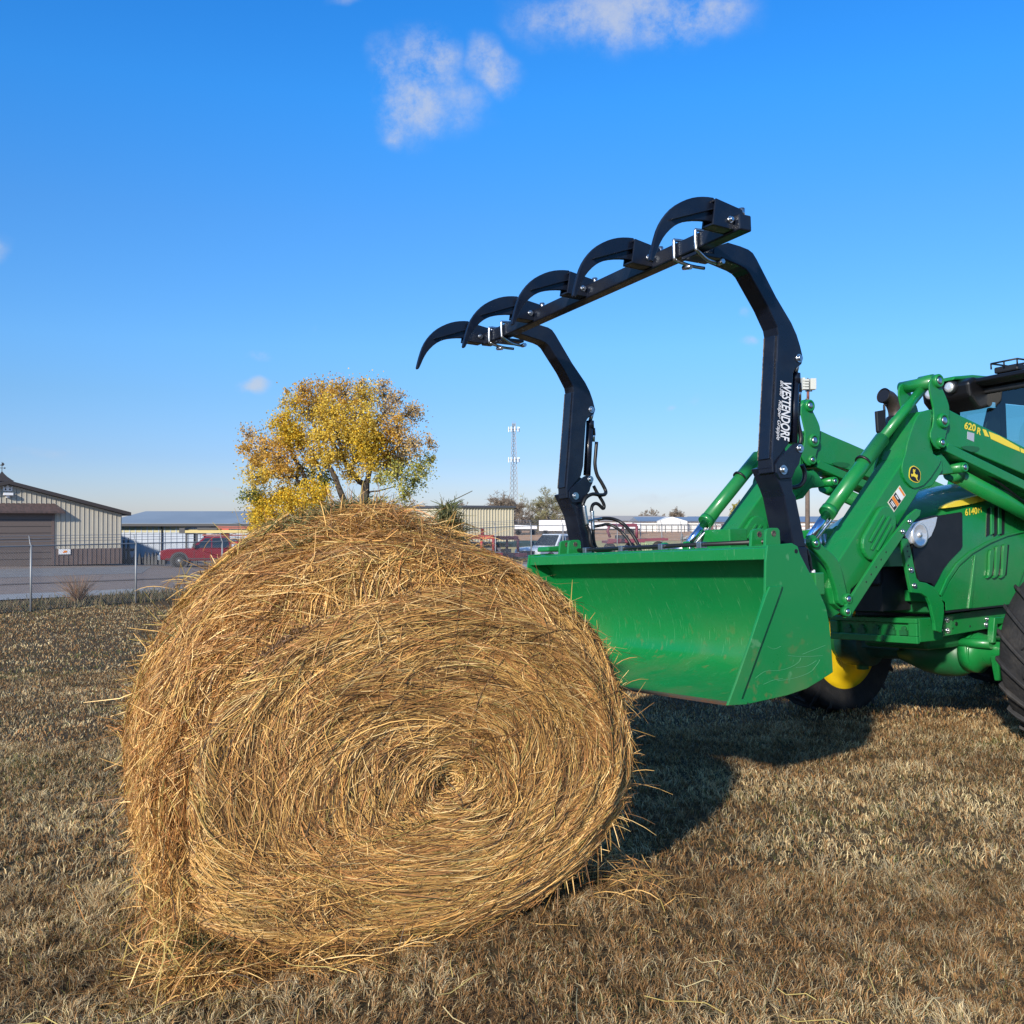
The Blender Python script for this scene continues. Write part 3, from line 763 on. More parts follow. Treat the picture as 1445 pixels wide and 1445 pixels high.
palt = {'o': [(.58, .34, .05), (.62, .40, .07), (.50, .28, .06), (.38, .25, .07)], 'y': [(.66, .45, .05), (.54, .39, .07), (.42, .32, .07), (.68, .52, .09)],
        'Y': [(.70, .45, .03), (.66, .47, .05), (.55, .38, .04), (.36, .30, .05)], 'p': [(.50, .34, .14), (.56, .38, .13), (.42, .29, .16)],
        'g': [(.50, .44, .09), (.34, .34, .06), (.56, .46, .12), (.20, .22, .05)], 'G': [(.13, .16, .03), (.20, .22, .04), (.35, .30, .05), (.09, .11, .025)]}
dens = {'o': 560, 'y': 600, 'Y': 950, 'p': 300, 'g': 420, 'G': 700}
LP, LC = [], []
for zx, zy, rr, k in blobs:
    dy = g.uniform(-1.6, 2.0) * (1 if rr > 60 else .5)
    c = tz(zx, zy, dy) - tor; r_ = rr / 4.516 / FPX * TD * 1.05
    # twigs that carry the clump
    sub = []
    for i in range(max(9, int(rr / 4))):
        v = g.normal(0, 1, 3); v /= np.linalg.norm(v); e = np.array(c) + v * r_ * g.uniform(.35, 1.15) * np.array([1, 1.1, .9])
        sub.append(e); m_ = (np.array(c) * .55 + e * .45) + g.normal(0, .06, 3)
        tb.tube([Vector(c), Vector(m_), Vector(e)], [.022, .014, .006], 4, 0, caps=False)
    n_ = int(dens[k] * (rr / 90) ** 2 * 2.5)
    e = np.array(sub)[g.integers(0, len(sub), n_)]
    LP.append(e + g.normal(0, 1, (n_, 3)) * r_ * g.uniform(.12, .42, (n_, 1))); LC.append(np.array(palt[k])[g.integers(0, len(palt[k]), n_)] * g.uniform(.65, 1.2, (n_, 1)))
tb.build('trunk', M['bark'], tree)
LP = np.concatenate(LP); LC = np.concatenate(LC); n = len(LP)
LC = LC * 1.35
v = g.normal(0, 1, (n, 3)); v /= np.linalg.norm(v, axis=1)[:, None]
S = np.cross(v, g.normal(0, 1, (n, 3))); S /= np.linalg.norm(S, axis=1)[:, None]
ln = g.uniform(.05, .10, (n, 1))
P = np.stack([LP - v * ln / 2, LP, LP + v * ln / 2], 1); W = np.stack([ln[:, 0] * .25, ln[:, 0] * .95, ln[:, 0] * .15], 1)
ribbons('crown', P, W, S, LC, M['leaf'], tree)

# small yellow tree far right behind the loader
def puff_tree(label, px, d, top, wpx, seed):
    g = np.random.default_rng(seed); x = (px - CXP) / FPX * d; z0 = float(th(x, d)); H_ = CAMH + (HZ - top) / FPX * d - z0; wd = wpx / FPX * d / 2
    root = frame_obj('small_yellow_tree', label, 'tree', (x, d, z0), 0)
    tb_ = MB(); tb_.tube([(0, 0, 0), (.05, 0, H_ * .4), (0, 0, H_ * .8)], [.18, .12, .05], 6, 0)
    n = 2600; v = g.normal(0, 1, (n, 3)); v /= np.linalg.norm(v, axis=1)[:, None]; L_ = v * (g.random((n, 1)) ** .45) * np.array([wd, wd, H_ * .38]) * (0.75 + .4 * g.random((n, 1))) + np.array([0, 0, H_ * .6])
    for i in range(26): tb_.tube([(0, 0, H_ * .4), tuple(L_[i])], [.05, .015], 4, 0, caps=False)
    tb_.build('trunk', M['bark'], root)
    S = g.normal(0, 1, (n, 3)); S /= np.linalg.norm(S, axis=1)[:, None]; u = g.normal(0, 1, (n, 3)) * .11
    ribbons('crown', np.stack([L_ - u, L_ + u], 1), np.full((n, 2), .16), S, np.array([(.50, .40, .06), (.42, .36, .08), (.28, .26, .06)])[g.integers(0, 3, n)], M['leaf'], root)
puff_tree('small yellow tree showing between the loader arm and cylinder', 1045, 120, 707, 30, 31)

# ------------------------------------------------------------------ lattice tower
M['galv'] = mat('galvanised_steel', (.28, .29, .30), .55, metal=.3)
td = 250.0; tcx = (725 - CXP) / FPX * td; tz0 = float(th(tcx, td)); TT = CAMH + (HZ - 592) / FPX * td - tz0
tw = empty('radio_tower', (tcx, td, tz0)); tag(tw, 'tall grey lattice radio tower with two rings of antennas', 'tower')
w = MB(); hb, ht_ = 1.45, .45
def tc3(k, z):
    t = z / TT; h_ = hb + (ht_ - hb) * min(1, t * 1.15); a = R(90 + 120 * k); return Vector((h_ * math.cos(a), h_ * math.sin(a), z))
for k in range(3): w.bar(tc3(k, 0), tc3(k, TT * .97), .13, .13)
w.build('leg', M['galv'], tw)
w = MB(); z = 0
while z < TT * .94:
    z2 = z + 1.25
    for k in range(3):
        w.bar(tc3(k, z), tc3((k + 1) % 3, z2), .05, .05); w.bar(tc3((k + 1) % 3, z), tc3(k, z2), .05, .05)
    z = z2
w.build('bracing', M['galv'], tw)
for zz, n_ in ((TT * .63, 9), (TT * .91, 9)):
    w = MB(); rr = 1.35
    for i in range(12): a, b = R(30 * i), R(30 * i + 30); w.bar((rr * math.cos(a), rr * math.sin(a), zz), (rr * math.cos(b), rr * math.sin(b), zz), .08, .08)
    for i in range(3): w.bar((0, 0, zz), (rr * math.cos(R(120 * i + 90)), rr * math.sin(R(120 * i + 90)), zz), .06, .06)
    pl = w.build('antenna_platform', M['galv'], tw)
    w = MB()
    for i in range(n_): a = R(360 / n_ * i); w.box(rr * math.cos(a) - .10, rr * math.cos(a) + .10, rr * math.sin(a) - .1, rr * math.sin(a) + .1, zz - .6, zz + .6)
    w.build('panel_antenna', M['white'], pl)
w = MB()
for dx in (-.35, 0, .3): w.cyl((dx, 0, TT * .93), (dx, 0, TT * (.985 + abs(dx) * .02)), .035, 5)
w.build('whip_antenna', M['galv'], tw)

# ------------------------------------------------------------------ chain-link fence
FA = Vector((-13.4, 28.0)); FD = Vector((.514, .857))
M['fencew'] = mat('galvanised_wire', (.40, .42, .44), .45, metal=.6)
fence = empty('chain_link_fence', (FA.x, FA.y, 0)); tag(fence, 'galvanised chain link fence with angled barbed wire arms behind the lawn', 'fence')
def fp(s): x, y = FA.x + FD.x * s, FA.y + FD.y * s; return x, y, float(th(x, y))
def fl(s, h_, off=0.0): x, y, z = fp(s); return Vector((x - FA.x - FD.y * off, y - FA.y + FD.x * off, z + h_))
pm = MB(); pm.cyl((0, 0, -.1), (0, 0, 1.86), .032, 8); pm.tube([(0, 0, 1.83), (-FD.y * .04, FD.x * .04, 1.9), (-FD.y * .10, FD.x * .10, 2.12)], [.02, .018, .012], 6)
first = None; s = -7.0 * 1.0; step = 3.5; k = 0
while s < 62:
    if first is None:
        first = pm.build('post', M['galv'], fence); o = first
    else:
        o = first.copy(); col.objects.link(o); o.parent = fence
    x, y, z = fp(s); o.location = (x - FA.x, y - FA.y, z); s += step
w = MB(); w.tube([fl(s_, 1.83) for s_ in np.arange(-7, 63, 3.5)], .021, 6); w.build('top_rail', M['galv'], fence)
w = MB()
for h_, off in ((1.95, .05), (2.03, .075), (2.11, .10)): w.tube([fl(s_, h_, off) for s_ in np.arange(-7, 63, 1.75)], .008, 3)
w.build('barbed_wire', M['fencew'], fence)
E = np.arange(-8.8, 62, .075); n = len(E)
P0, P1 = [], []
for e in E:
    for dirn in (1, -1):
        a, b = (e, e + 1.8) if dirn > 0 else (e + 1.8, e); P0.append(fl(a, .03)); P1.append(fl(b, 1.82))
P = np.stack([np.array([tuple(p) for p in P0]), np.array([tuple(p) for p in P1])], 1); n = len(P)
ribbons('wire_mesh', P, np.full((n, 2), .0062), np.tile((.707, .1, .70), (n, 1)), np.tile((.34, .35, .37), (n, 1)), M['blade'], fence)

# ------------------------------------------------------------------ vehicles and implements beyond the fence
def pickup(name, label, paint, loc, rz, height=1.9, flat=False):
    root = frame_obj(name, label, 'pickup', loc, rz)            # front towards +x
    k = height / 1.9
    b = MB(); b.prism([(-2.9, .55), (-2.9, 1.12 * k), (-1.0, 1.18 * k), (1.1, 1.22 * k), (2.55, 1.18 * k), (2.88, 1.08 * k), (2.92, .5), (2.3, .42), (-2.5, .42)], -.95, .95)
    b.build('body', paint, root, bevel=.06)
    c = MB(); w0, w1 = .88, .68
    zb, zt = 1.20 * k, 1.96 * k
    c.add([(-1.05, -w0, zb), (1.25, -w0, zb), (.45, -w1, zt), (-.9, -w1, zt), (-1.05, w0, zb), (1.25, w0, zb), (.45, w1, zt), (-.9, w1, zt)],
          [(0, 1, 2, 3), (4, 7, 6, 5), (0, 4, 5, 1), (1, 5, 6, 2), (2, 6, 7, 3), (3, 7, 4, 0)])
    cab = c.build('cab', paint, root, bevel=.04)
    g_ = MB(); g_.add([(1.17, -w0 + .1, zb + .06), (1.17, w0 - .1, zb + .06), (.52, w1 - .06, zt - .08), (.52, -w1 + .06, zt - .08)], [(0, 1, 2, 3)]); g_.v = [(p[0] + .05, p[1], p[2] + .03) for p in g_.v]
    for s_ in (-1, 1):
        for xa, xb, xc, xd in ((.98, .40, .40 - .02, .98), (-.05, -.9, -.82, .0)):
            pass
        g_.add([(1.0, s_ * (w0 + .0), zb + .05), (.12, s_ * (w0 + .0), zb + .05), (.12, s_ * (w1 + .035), zt - .1), (.42, s_ * (w1 + .035), zt - .1)], [(0, 1, 2, 3)])
        g_.add([(.04, s_ * (w0 + .0), zb + .05), (-.92, s_ * (w0 + .0), zb + .05), (-.82, s_ * (w1 + .035), zt - .1), (.04, s_ * (w1 + .035), zt - .1)], [(0, 1, 2, 3)])
    g_.build('window', M['carglass'], cab)
    for x_ in (1.85, -1.75):
        for s_ in (-1, 1):
            w = MB(); w.lathe_y(x_, .43, [(.24, s_ * .72), (.38, s_ * .72), (.44, s_ * .76), (.44, s_ * .93), (.38, s_ * .98), (.22, s_ * .965)], 24)
            wo_ = w.build('wheel', M['rubber'], root)
            w = MB(); w.lathe_y(x_, .43, [(0, s_ * .97), (.10, s_ * .95), (.14, s_ * .93), (.24, s_ * .96)], 20); w.build('rim', M['galv'], wo_)
            w = MB(); w.lathe_y(x_, .42, [(.0, s_ * .955), (.52, s_ * .955)], 24); w.build('wheel_arch', M['darktrim'], root)
    w = MB(); w.box(2.86, 3.02, -.97, .97, .46, .74); w.build('bumper', M['steel'], root, bevel=.02)
    w = MB(); w.box(-2.7, 2.6, -.965, -.955, .50, .56); w.box(-2.7, 2.6, .955, .965, .50, .56)
    for x_ in (1.02, .06, -1.0):
        for s_ in (-1, 1): w.box(x_, x_ + .02, s_ * .958 - .006, s_ * .958 + .006, .58, 1.1 * k)
    w.build_each('door_seam', M['darktrim'], root)
    w = MB(); w.box(2.84, 2.93, -.55, .55, .76, 1.0 * k); w.build('grille', M['darktrim'], root)
    for s_ in (-1, 1):
        w = MB(); w.box(2.78, 2.92, s_ * .75 - .18, s_ * .75 + .18, .78, .98 * k); w.build('headlight', M['white'], root, bevel=.02)
        w = MB(); w.box(.95, 1.1, s_ * 1.05 - .1, s_ * 1.05 + .1, zb + .05, zb + .3); w.build('mirror', M['darktrim'], root, bevel=.02)
    return root
M['redpaint'] = mat('red_car_paint', (.17, .003, .010), .3, coat=.4)
M['whitepaint'] = mat('white_car_paint', (.62, .68, .76), .3, coat=.4)
M['crimson'] = mat('red_steel', (.55, .012, .02), .5, noise=(2, (.3, .03, .04), .4, .7))
M['maroon'] = mat('faded_maroon_steel', (.17, .035, .06), .55, noise=(2, (.2, .05, .07), .4, .7))
x, y = (262 - CXP) / FPX * 58, 58.0
pickup('red_pickup', 'dark red pickup truck facing left before the pale warehouse', M['redpaint'], (x + 1.35, y + .9, float(th(x, y)) - .02), R(180 + 14), 1.75)
x, y = (758 - CXP) / FPX * 59, 59.0
pickup('white_pickup', 'white pickup truck facing the lawn behind the fence', M['whitepaint'], (x + 1.2, y + 2.3, float(th(x, y + 2)) - .12), R(180 + 52), 1.9)
# beams on a rack beside the red pickup
M['beamyellow'] = mat('yellow_beam', (.50, .40, .16), .6); M['beamred'] = mat('faded_red_beam', (.32, .10, .07), .6)
x, y = (250 - CXP) / FPX * 61, 61.5; z = float(th(x, y))
rk = frame_obj('beam_rack', 'black rack carrying long yellow and red beams above the red pickup', 'rack', (x, y, z), R(-6))
w = MB()
for a in (.35, 1.0, 4.4): w.box(a, a + .1, 0, .1, 0, 1.98); w.box(a, a + .1, 1.2, 1.3, 0, 1.98); w.box(a, a + .1, 0, 1.3, 1.9, 1.98)
w.build_each('stand', M['darktrim'], rk)
w = MB(); w.bar((.25, .0, 2.08), (7.4, .0, 2.02), .16, .16); w.bar((.1, .35, 2.12), (6.4, .35, 2.10), .16, .14); w.build_each('yellow_beam', M['beamyellow'], rk)
w = MB(); w.bar((1.4, .15, 1.86), (7.5, .15, 1.84), .14, .08); w.bar((2.3, .3, 2.30), (4.6, .3, 2.27), .12, .08); w.bar((2.1, .6, 2.40), (4.2, .6, 2.36), .10, .05); w.build_each('red_beam', M['beamred'], rk)
w = MB(); w.box(1.0, 2.3, .2, .6, 2.2, 2.32); w.box(0, .35, -.1, .7, 1.98, 2.3); w.build_each('clamp', M['darktrim'], rk)
x, y = (330 - CXP) / FPX * 62, 62.0; z = float(th(x, y))
tr = frame_obj('flatbed_trailer', 'low red flatbed trailer behind the red pickup', 'trailer', (x - 1.2, y, z), R(-4))
w = MB(); w.box(0, 6.2, 0, 2.2, 1.35, 1.55); w.build('deck', M['crimson'], tr)
w = MB(); w.box(.4, .9, 0, .2, 1.55, 2.35); w.build('red_post', M['crimson'], tr)
w = MB(); w.box(0, 6.4, -.06, 0, 1.56, 1.66); w.box(3.6, 5.2, .2, .3, 1.66, 2.0); w.build('side_rail', M['white'], tr)
for xx in (2.4, 3.3, 4.2):
    w = MB(); w.lathe_y(xx, .4, [(0, -.02), (.2, -.02), (.38, 0), (.4, .03), (.4, .22), (.3, .25)], 18); w.build('wheel', M['rubber'], tr)

# black spiked attachments in a row
def spikes(px, d, n, hgt, label, sc=1.0):
    x = (px - CXP) / FPX * d; root = frame_obj('spiked_attachment', label, 'implement', (x, d, float(th(x, d))), R(-8), 'black attachments beside the pale warehouse')
    w = MB(); w.box(0, 1.0 * sc, .2, .32, .12, .34); w.box(0, 1.0 * sc, .5, .6, .5 * hgt, .6 * hgt); w.build('frame', M['darktrim'], root)
    w = MB()
    for i in range(n):
        c = (i + .5) / n * sc; w.prism([(c - .09, .05), (c + .09, .05), (c + .07, hgt * .6), (c, hgt), (c - .07, hgt * .6)], .05, .18)
    w.build('spike', M['darktrim'], root)
spikes(171, 61.5, 2, 1.65, 'tall black attachment standing against the tan shed corner', .55)
spikes(178, 61, 3, .75, 'low black attachment next to the tall one by the shed', 1.0)
spikes(194, 61.3, 3, .62, 'lowest black attachment in the middle of the row', .8)
spikes(202, 60.8, 4, .80, 'black attachment with four spikes left of the red pickup', .9)
spikes(213, 60.8, 4, .76, 'black spiked attachment nearest the red pickup bumper', .9)

def gooseneck(label, mt, px, d, rz, wd=1.7, hh=1.75, deck=3.0, post=False):
    x = (px - CXP) / FPX * d; root = frame_obj('gooseneck_trailer', label, 'trailer', (x, d, float(th(x, d))), rz, 'gooseneck trailers parked beyond the fence')
    w = MB()
    w.bar((0, 0, hh), (wd, 0, hh), .16, .2); w.bar((0, .9, hh), (wd, .9, hh), .16, .2)
    for a in (0.04, wd - .04):
        w.bar((a, 0, hh), (a, .9, hh), .14, .16)
    w.tube([(0, 0, hh - .05), (-.12, 0, hh - .35), (.04, 0, hh - .75)], .09, 6); w.tube([(wd, 0, hh - .05), (wd, 0, hh - .8)], .09, 6); w.tube([(wd * .52, .2, hh - .05), (wd * .50, .2, hh - .9)], .08, 6)
    w.build('neck', mt, root)
    w = MB(); w.bar((-.1, 0, hh - .95), (wd + .5, 0, hh - .95), .2, .22); w.bar((wd * .5, .1, hh - .95), (wd * .5 + .1, deck, hh - 1.05), .16, .2); w.box(0, wd, .9, deck, hh - 1.15, hh - 1.0)
    w.build('frame', mt, root)
    w = MB(); w.box(wd * .25, wd * .7, 0.05, .5, hh - .95 + .12, hh - .62); w.build('toolbox', M['darktrim'], root)
    for a in (.2, wd - .2): w = MB(); w.lathe_y(a, .38, [(0, .98), (.2, .98), (.36, 1.0), (.38, 1.03), (.38, 1.2), (.3, 1.23)], 18); w.build('wheel', M['rubber'], root)
    w = MB(); w.cyl((wd * .55, .3, hh), (wd * .55, .3, hh + (.45 if post else .12)), .09, 8); w.cyl((wd * .9, .3, hh), (wd * .9, .3, hh + .12), .08, 8); w.build('coupler', mt, root)
    return root
gooseneck('bright red gooseneck trailer closest to the hay bale', M['crimson'], 661, 54, 0, 1.35, 1.72, post=True)
gooseneck('faded red gooseneck trailer between the bright one and the white pickup', M['maroon'], 700, 57, R(6), 1.25, 1.66)
gooseneck('maroon gooseneck trailer under the hoses right of the grapple arm', M['maroon'], 860, 62, R(4), 1.7, 1.85)
x = (898 - CXP) / FPX * 63
lt = frame_obj('low_trailer', 'low maroon flat trailer frame carrying dry hay beside the maroon gooseneck', 'trailer', (x, 63, float(th(x, 63))), R(2))
w = MB(); w.bar((0, 0, .85), (2.0, 0, .92), .10, .14); w.bar((0, 1.2, .85), (2.0, 1.2, .92), .10, .14)
for i in range(4): w.bar((i * .55, 0, .88), (i * .55, 1.2, .88), .1, .08)
w.build('frame', M['maroon'], lt)
w = MB(); w.lathe_y(1.4, .4, [(0, -.1), (.2, -.1), (.38, -.08), (.4, -.04), (.4, .12)], 18); w.build('wheel', M['rubber'], lt)
M['palegreen'] = mat('pale_green_tube', (.42, .52, .28), .5)
for i, (px, lab) in enumerate(((911, 'pale green hooped feeder, left one in the pasture'), (922, 'pale green hooped feeder, right one in the pasture'))):
    x = (px - CXP) / FPX * 85; o = frame_obj('hay_feeder', lab, 'feeder', (x, 85 + i, float(th(x, 85))), 0, 'pale green feeders in the pasture')
    w = MB()
    for h_ in (.1, .5, .9): w.tube([(.55 * math.cos(R(a)), .55 * math.sin(R(a)), h_) for a in range(0, 361, 30)], .03, 5)
    w.build('hoop', M['palegreen'], o); w = MB()
    for a in range(0, 360, 40): w.cyl((.55 * math.cos(R(a)), .55 * math.sin(R(a)), 0), (.55 * math.cos(R(a)), .55 * math.sin(R(a)), .95), .025, 5)
    w.build('upright', M['palegreen'], o)
g = np.random.default_rng(8)
x = (1010 - CXP) / FPX * 110; o = frame_obj('scrap_pile', 'low grey pile of scrap in the pasture near the red posts', 'scrap pile', (x, 118, float(th(x, 118))), 0)
w = MB()
for i in range(90): a = Vector((g.uniform(-2.6, 2.6), g.uniform(-.8, .8), g.uniform(0, .5))); w.bar(a, a + Vector(g.normal(0, .35, 3)), .12, .1)
w.build('scrap', M['galv'], o)
M['rustpost'] = mat('rust_red_post', (.18, .06, .04), .8)
for px, lab in ((1005, 'rust red gate post, left one beyond the scrap'), (1019.5, 'rust red gate post, right one beyond the scrap')):
    x = (px - CXP) / FPX * 121; w = MB(); w.box(-.1, .1, -.1, .1, 0, 2.0); w.box(-.14, .14, -.14, .14, 1.95, 2.05); o = w.build('gate_post', M['rustpost']); o.location = (x, 121, float(th(x, 121))); tag(o, lab, 'post', 'rust red gate posts')
x = (966 - CXP) / FPX * 121; w = MB()
for h_ in (1.0, 1.7): w.box(0, 12, -.05, .05, h_, h_ + .09)
o = w.build('gate_rail', M['rustpost']); o.location = (x + 3.4, 121.3, float(th(x, 121))); tag(o, 'rust red rails joined to the gate posts', 'rail')

# warning siren on a pole
sdp = 62.0; x = (1139.5 - CXP) / FPX * sdp; z0 = float(th(x, sdp)); o = frame_obj('siren_pole', 'wooden pole topped by a pale boxy warning siren', 'siren', (x, sdp, z0), 0)
zt = CAMH + (HZ - 553) / FPX * sdp - z0
M['wood'] = mat('weathered_pole', (.20, .15, .12), .9, noise=(5, (.13, .10, .08), .4, .7))
w = MB(); w.tube([(0, 0, 0), (0, 0, zt * .5), (0, 0, zt - .4)], [.15, .13, .10], 10); w.build('pole', M['wood'], o)
M['reddish'] = mat('rust_sleeve', (.18, .07, .06), .7)
w = MB(); w.cyl((0.05, 0, zt - .45), (.05, 0, zt + .02), .085, 10); w.build('sleeve', M['reddish'], o)
M['palebox'] = mat('pale_grey_cover', (.50, .52, .48), .6)
w = MB()
for i in range(4): w.box(-.34, .02, -.3, .3, zt + .14 + i * .17, zt + .26 + i * .17)
w.box(-.36, -.2, -.25, .25, zt + .12, zt + .86); w.build('horn', M['palebox'], o)
w = MB(); w.box(.14, .5, -.25, .25, zt + .14, zt + .82); w.build('control_box', M['palebox'], o, bevel=.02)
w = MB(); w.cyl((0.04, 0, zt), (.04, 0, zt + .86), .05, 8); w.box(-.1, .3, -.05, .05, zt + .03, zt + .1); w.build('bracket', M['darktrim'], o)

# ------------------------------------------------------------------ the hay bale
BC = np.array([-.34, 3.91, 0.0]); BE = np.array([.906, .423, 0.0]); BA = np.array([-.423, .906, 0.0]); BZ = np.array([0, 0, 1.0])
bz0 = float(th(-.34, 4.2))
TT_ = [-.03, 0, .05, .12, .3, .5, .8, 1.1, 1.3, 1.42]
TW = [.86, .925, .96, .985, 1.0, 1.005, 1.0, .975, .93, .82]
TH = [1.28, 1.36, 1.42, 1.46, 1.51, 1.55, 1.61, 1.60, 1.50, 1.32]
def qexp(c, s):
    """the sagged outline: square where it sits on the lower left, round elsewhere"""
    return np.where((c < 0) & (s < 0), .66, np.where((c > 0) & (s < 0), .97, np.where(c < 0, .97, .92)))
def bale_pt(t, phi, off=0.0, rho=1.0):
    """t along the axis, phi round it; arrays. returns world points and outward normals"""
    t = np.asarray(t, float); phi = np.asarray(phi, float)
    w = np.interp(t, TT_, TW); top = np.interp(t, TT_, TH)
    c, s = np.cos(phi), np.sin(phi)
    up = s > 0
    zc = .62; hz = np.where(up, top - zc, .635)
    lump = .05 * (fbm(phi * 2.2 + 9, t * 2.2, 3, 3) - .5) + .03 * (fbm(phi * 7, t * 7, 4, 2) - .5)
    dent = -.012 * np.exp(-((phi - 2.25) / .25) ** 2 - ((t - .03) / .10) ** 2)
    ex = qexp(c, s)
    e = np.sign(c) * np.abs(c) ** ex * (np.where(c > 0, .97, 1.0) * w + lump + dent)
    z = zc + np.sign(s) * np.abs(s) ** ex * (hz + lump + dent)
    sh = np.where(s > 0, np.abs(c) * s * 2, 0) * ss(.15, .9, t) * np.where(c > 0, .125, .045)            # shoulders that sag below the crown
    z = z - sh; e = e * (1 - sh * .5)
    n = np.stack([c / w, s / hz], -1); n /= np.linalg.norm(n, axis=-1, keepdims=True)
    e = e + n[..., 0] * off; z = z + n[..., 1] * off
    z = np.maximum(z, .004)
    P = BC + BE * e[..., None] + BA * t[..., None] + BZ * (z + bz0)[..., None]
    N = BE * n[..., :1] + BZ * n[..., 1:]
    return P, N
FC = np.array([.08, .60])                                     # centre of the wound face
def face_pt(rho, phi, off=0.0):
    rho = np.asarray(rho, float); phi = np.asarray(phi, float)
    c, s = np.cos(phi), np.sin(phi); w = .935; top = 1.37; zc = .62
    ex = qexp(c, s)
    oe = np.sign(c) * np.abs(c) ** ex * w * np.where(c > 0, .98, 1.01); oz = zc + np.sign(s) * np.abs(s) ** ex * np.where(s > 0, top - zc, .63)
    e = FC[0] + rho * (oe - FC[0]); z = FC[1] + rho * (oz - FC[1])
    t = -.035 + .045 * ss(.86, 1.02, rho) - .03 * (1 - rho ** 2) + .035 * (fbm(rho * 13, phi * 1.3, 77, 3) - .5) + .05 * np.exp(-(rho / .07) ** 2)
    t = t + .065 * ss(1.45, 2.0, phi) * (1 - ss(3.2, 3.9, phi)) * ss(.935, .985, rho)      # the wound side overhangs the face on the upper left
    t = t - off
    z = np.maximum(z, .004)
    return BC + BE * e[..., None] + BA * t[..., None] + BZ * (z + bz0)[..., None]
bale = empty('hay_bale', (BC[0] + BA[0] * .7, BC[1] + BA[1] * .7, bz0)); tag(bale, 'large round bale of golden dry hay lying on the lawn', 'hay bale')
bor = np.array(bale.location)
M['haycore'] = mat('packed_hay', (.20, .12, .05), .9, noise=(16, (.06, .035, .018), .40, .65), bump=(45, 1.0))
def gridmesh(name, P, mt, parent, closed_v=True):
    nu, nv, _ = P.shape; V = (P - bor).reshape(-1, 3); i, j = np.meshgrid(np.arange(nu - 1), np.arange(nv - 1), indexing='ij'); a = (i * nv + j).ravel()
    me = bpy.data.meshes.new(name); me.from_pydata(V.tolist(), [], np.stack([a, a + nv, a + nv + 1, a + 1], -1).tolist()); me.materials.append(mt)
    me.polygons.foreach_set('use_smooth', [True] * len(me.polygons)); me.update()
    bm = bmesh.new(); bm.from_mesh(me); bmesh.ops.remove_doubles(bm, verts=bm.verts, dist=.0005); bmesh.ops.recalc_face_normals(bm, faces=bm.faces); bm.to_mesh(me); bm.free()
    o = bpy.data.objects.new(name, me); col.objects.link(o); o.parent = parent; return o
ph = np.linspace(0, 2 * math.pi, 160)
tt = np.linspace(.0, 1.42, 60)
Pt, _ = bale_pt(*np.meshgrid(tt, ph, indexing='ij'), -.02)
rr_ = np.linspace(.001, 1.0, 60)
Pf = face_pt(*np.meshgrid(rr_, ph, indexing='ij'), -.012)
rb_ = np.linspace(0, 1, 12)[:, None, None]
back = Pt[-1][None] * rb_ + Pt[-1].mean(0)[None, None] * (1 - rb_)
gridmesh('packed_hay', np.concatenate([Pf, Pt, back[::-1]]), M['haycore'], bale)

HP = np.array([(.66, .43, .165), (.50, .30, .11), (.33, .185, .075), (.17, .092, .042), (.38, .31, .11), (.80, .60, .31), (.46, .23, .095), (.05, .03, .016)])
def hay_col(n, g, u, v, green=0.0, dark=0.0):
    a = fbm(u * 3, v * 3, 51, 3); b = fbm(u * 8, v * 8, 61, 2)
    pr = np.stack([.28 + .4 * ss(.45, .65, a), .28 + 0 * a, .24 + .5 * ss(.55, .35, a), .14 + .45 * ss(.50, .68, b) + dark, .08 + green + .2 * ss(.6, .75, b), .16 + .1 * a, .10 + .35 * ss(.5, .7, 1 - a), .09 + dark + 0 * a], 1)
    pr = np.clip(pr, 0, None); pr /= pr.sum(1, keepdims=True); ci = (pr.cumsum(1) < g.random(n)[:, None]).sum(1).clip(0, 7)
    return HP[ci] * g.uniform(.72, 1.22, (n, 1)) * np.array([1.22, 1.12, .92])
M['straw'] = mat('straw', rough=.55, attr=True, transl=.10, spec=.35)
def roll_side(P, N, g):
    """side vector of a ribbon lying on a surface with a random roll"""
    T = np.gradient(P, axis=1); T /= np.linalg.norm(T, axis=2, keepdims=True) + 1e-9
    B = np.cross(T, N); B /= np.linalg.norm(B, axis=2, keepdims=True) + 1e-9
    a = g.normal(0, .6, (P.shape[0], 1, 1)); return B * np.cos(a) + np.cross(B, T) * np.sin(a)
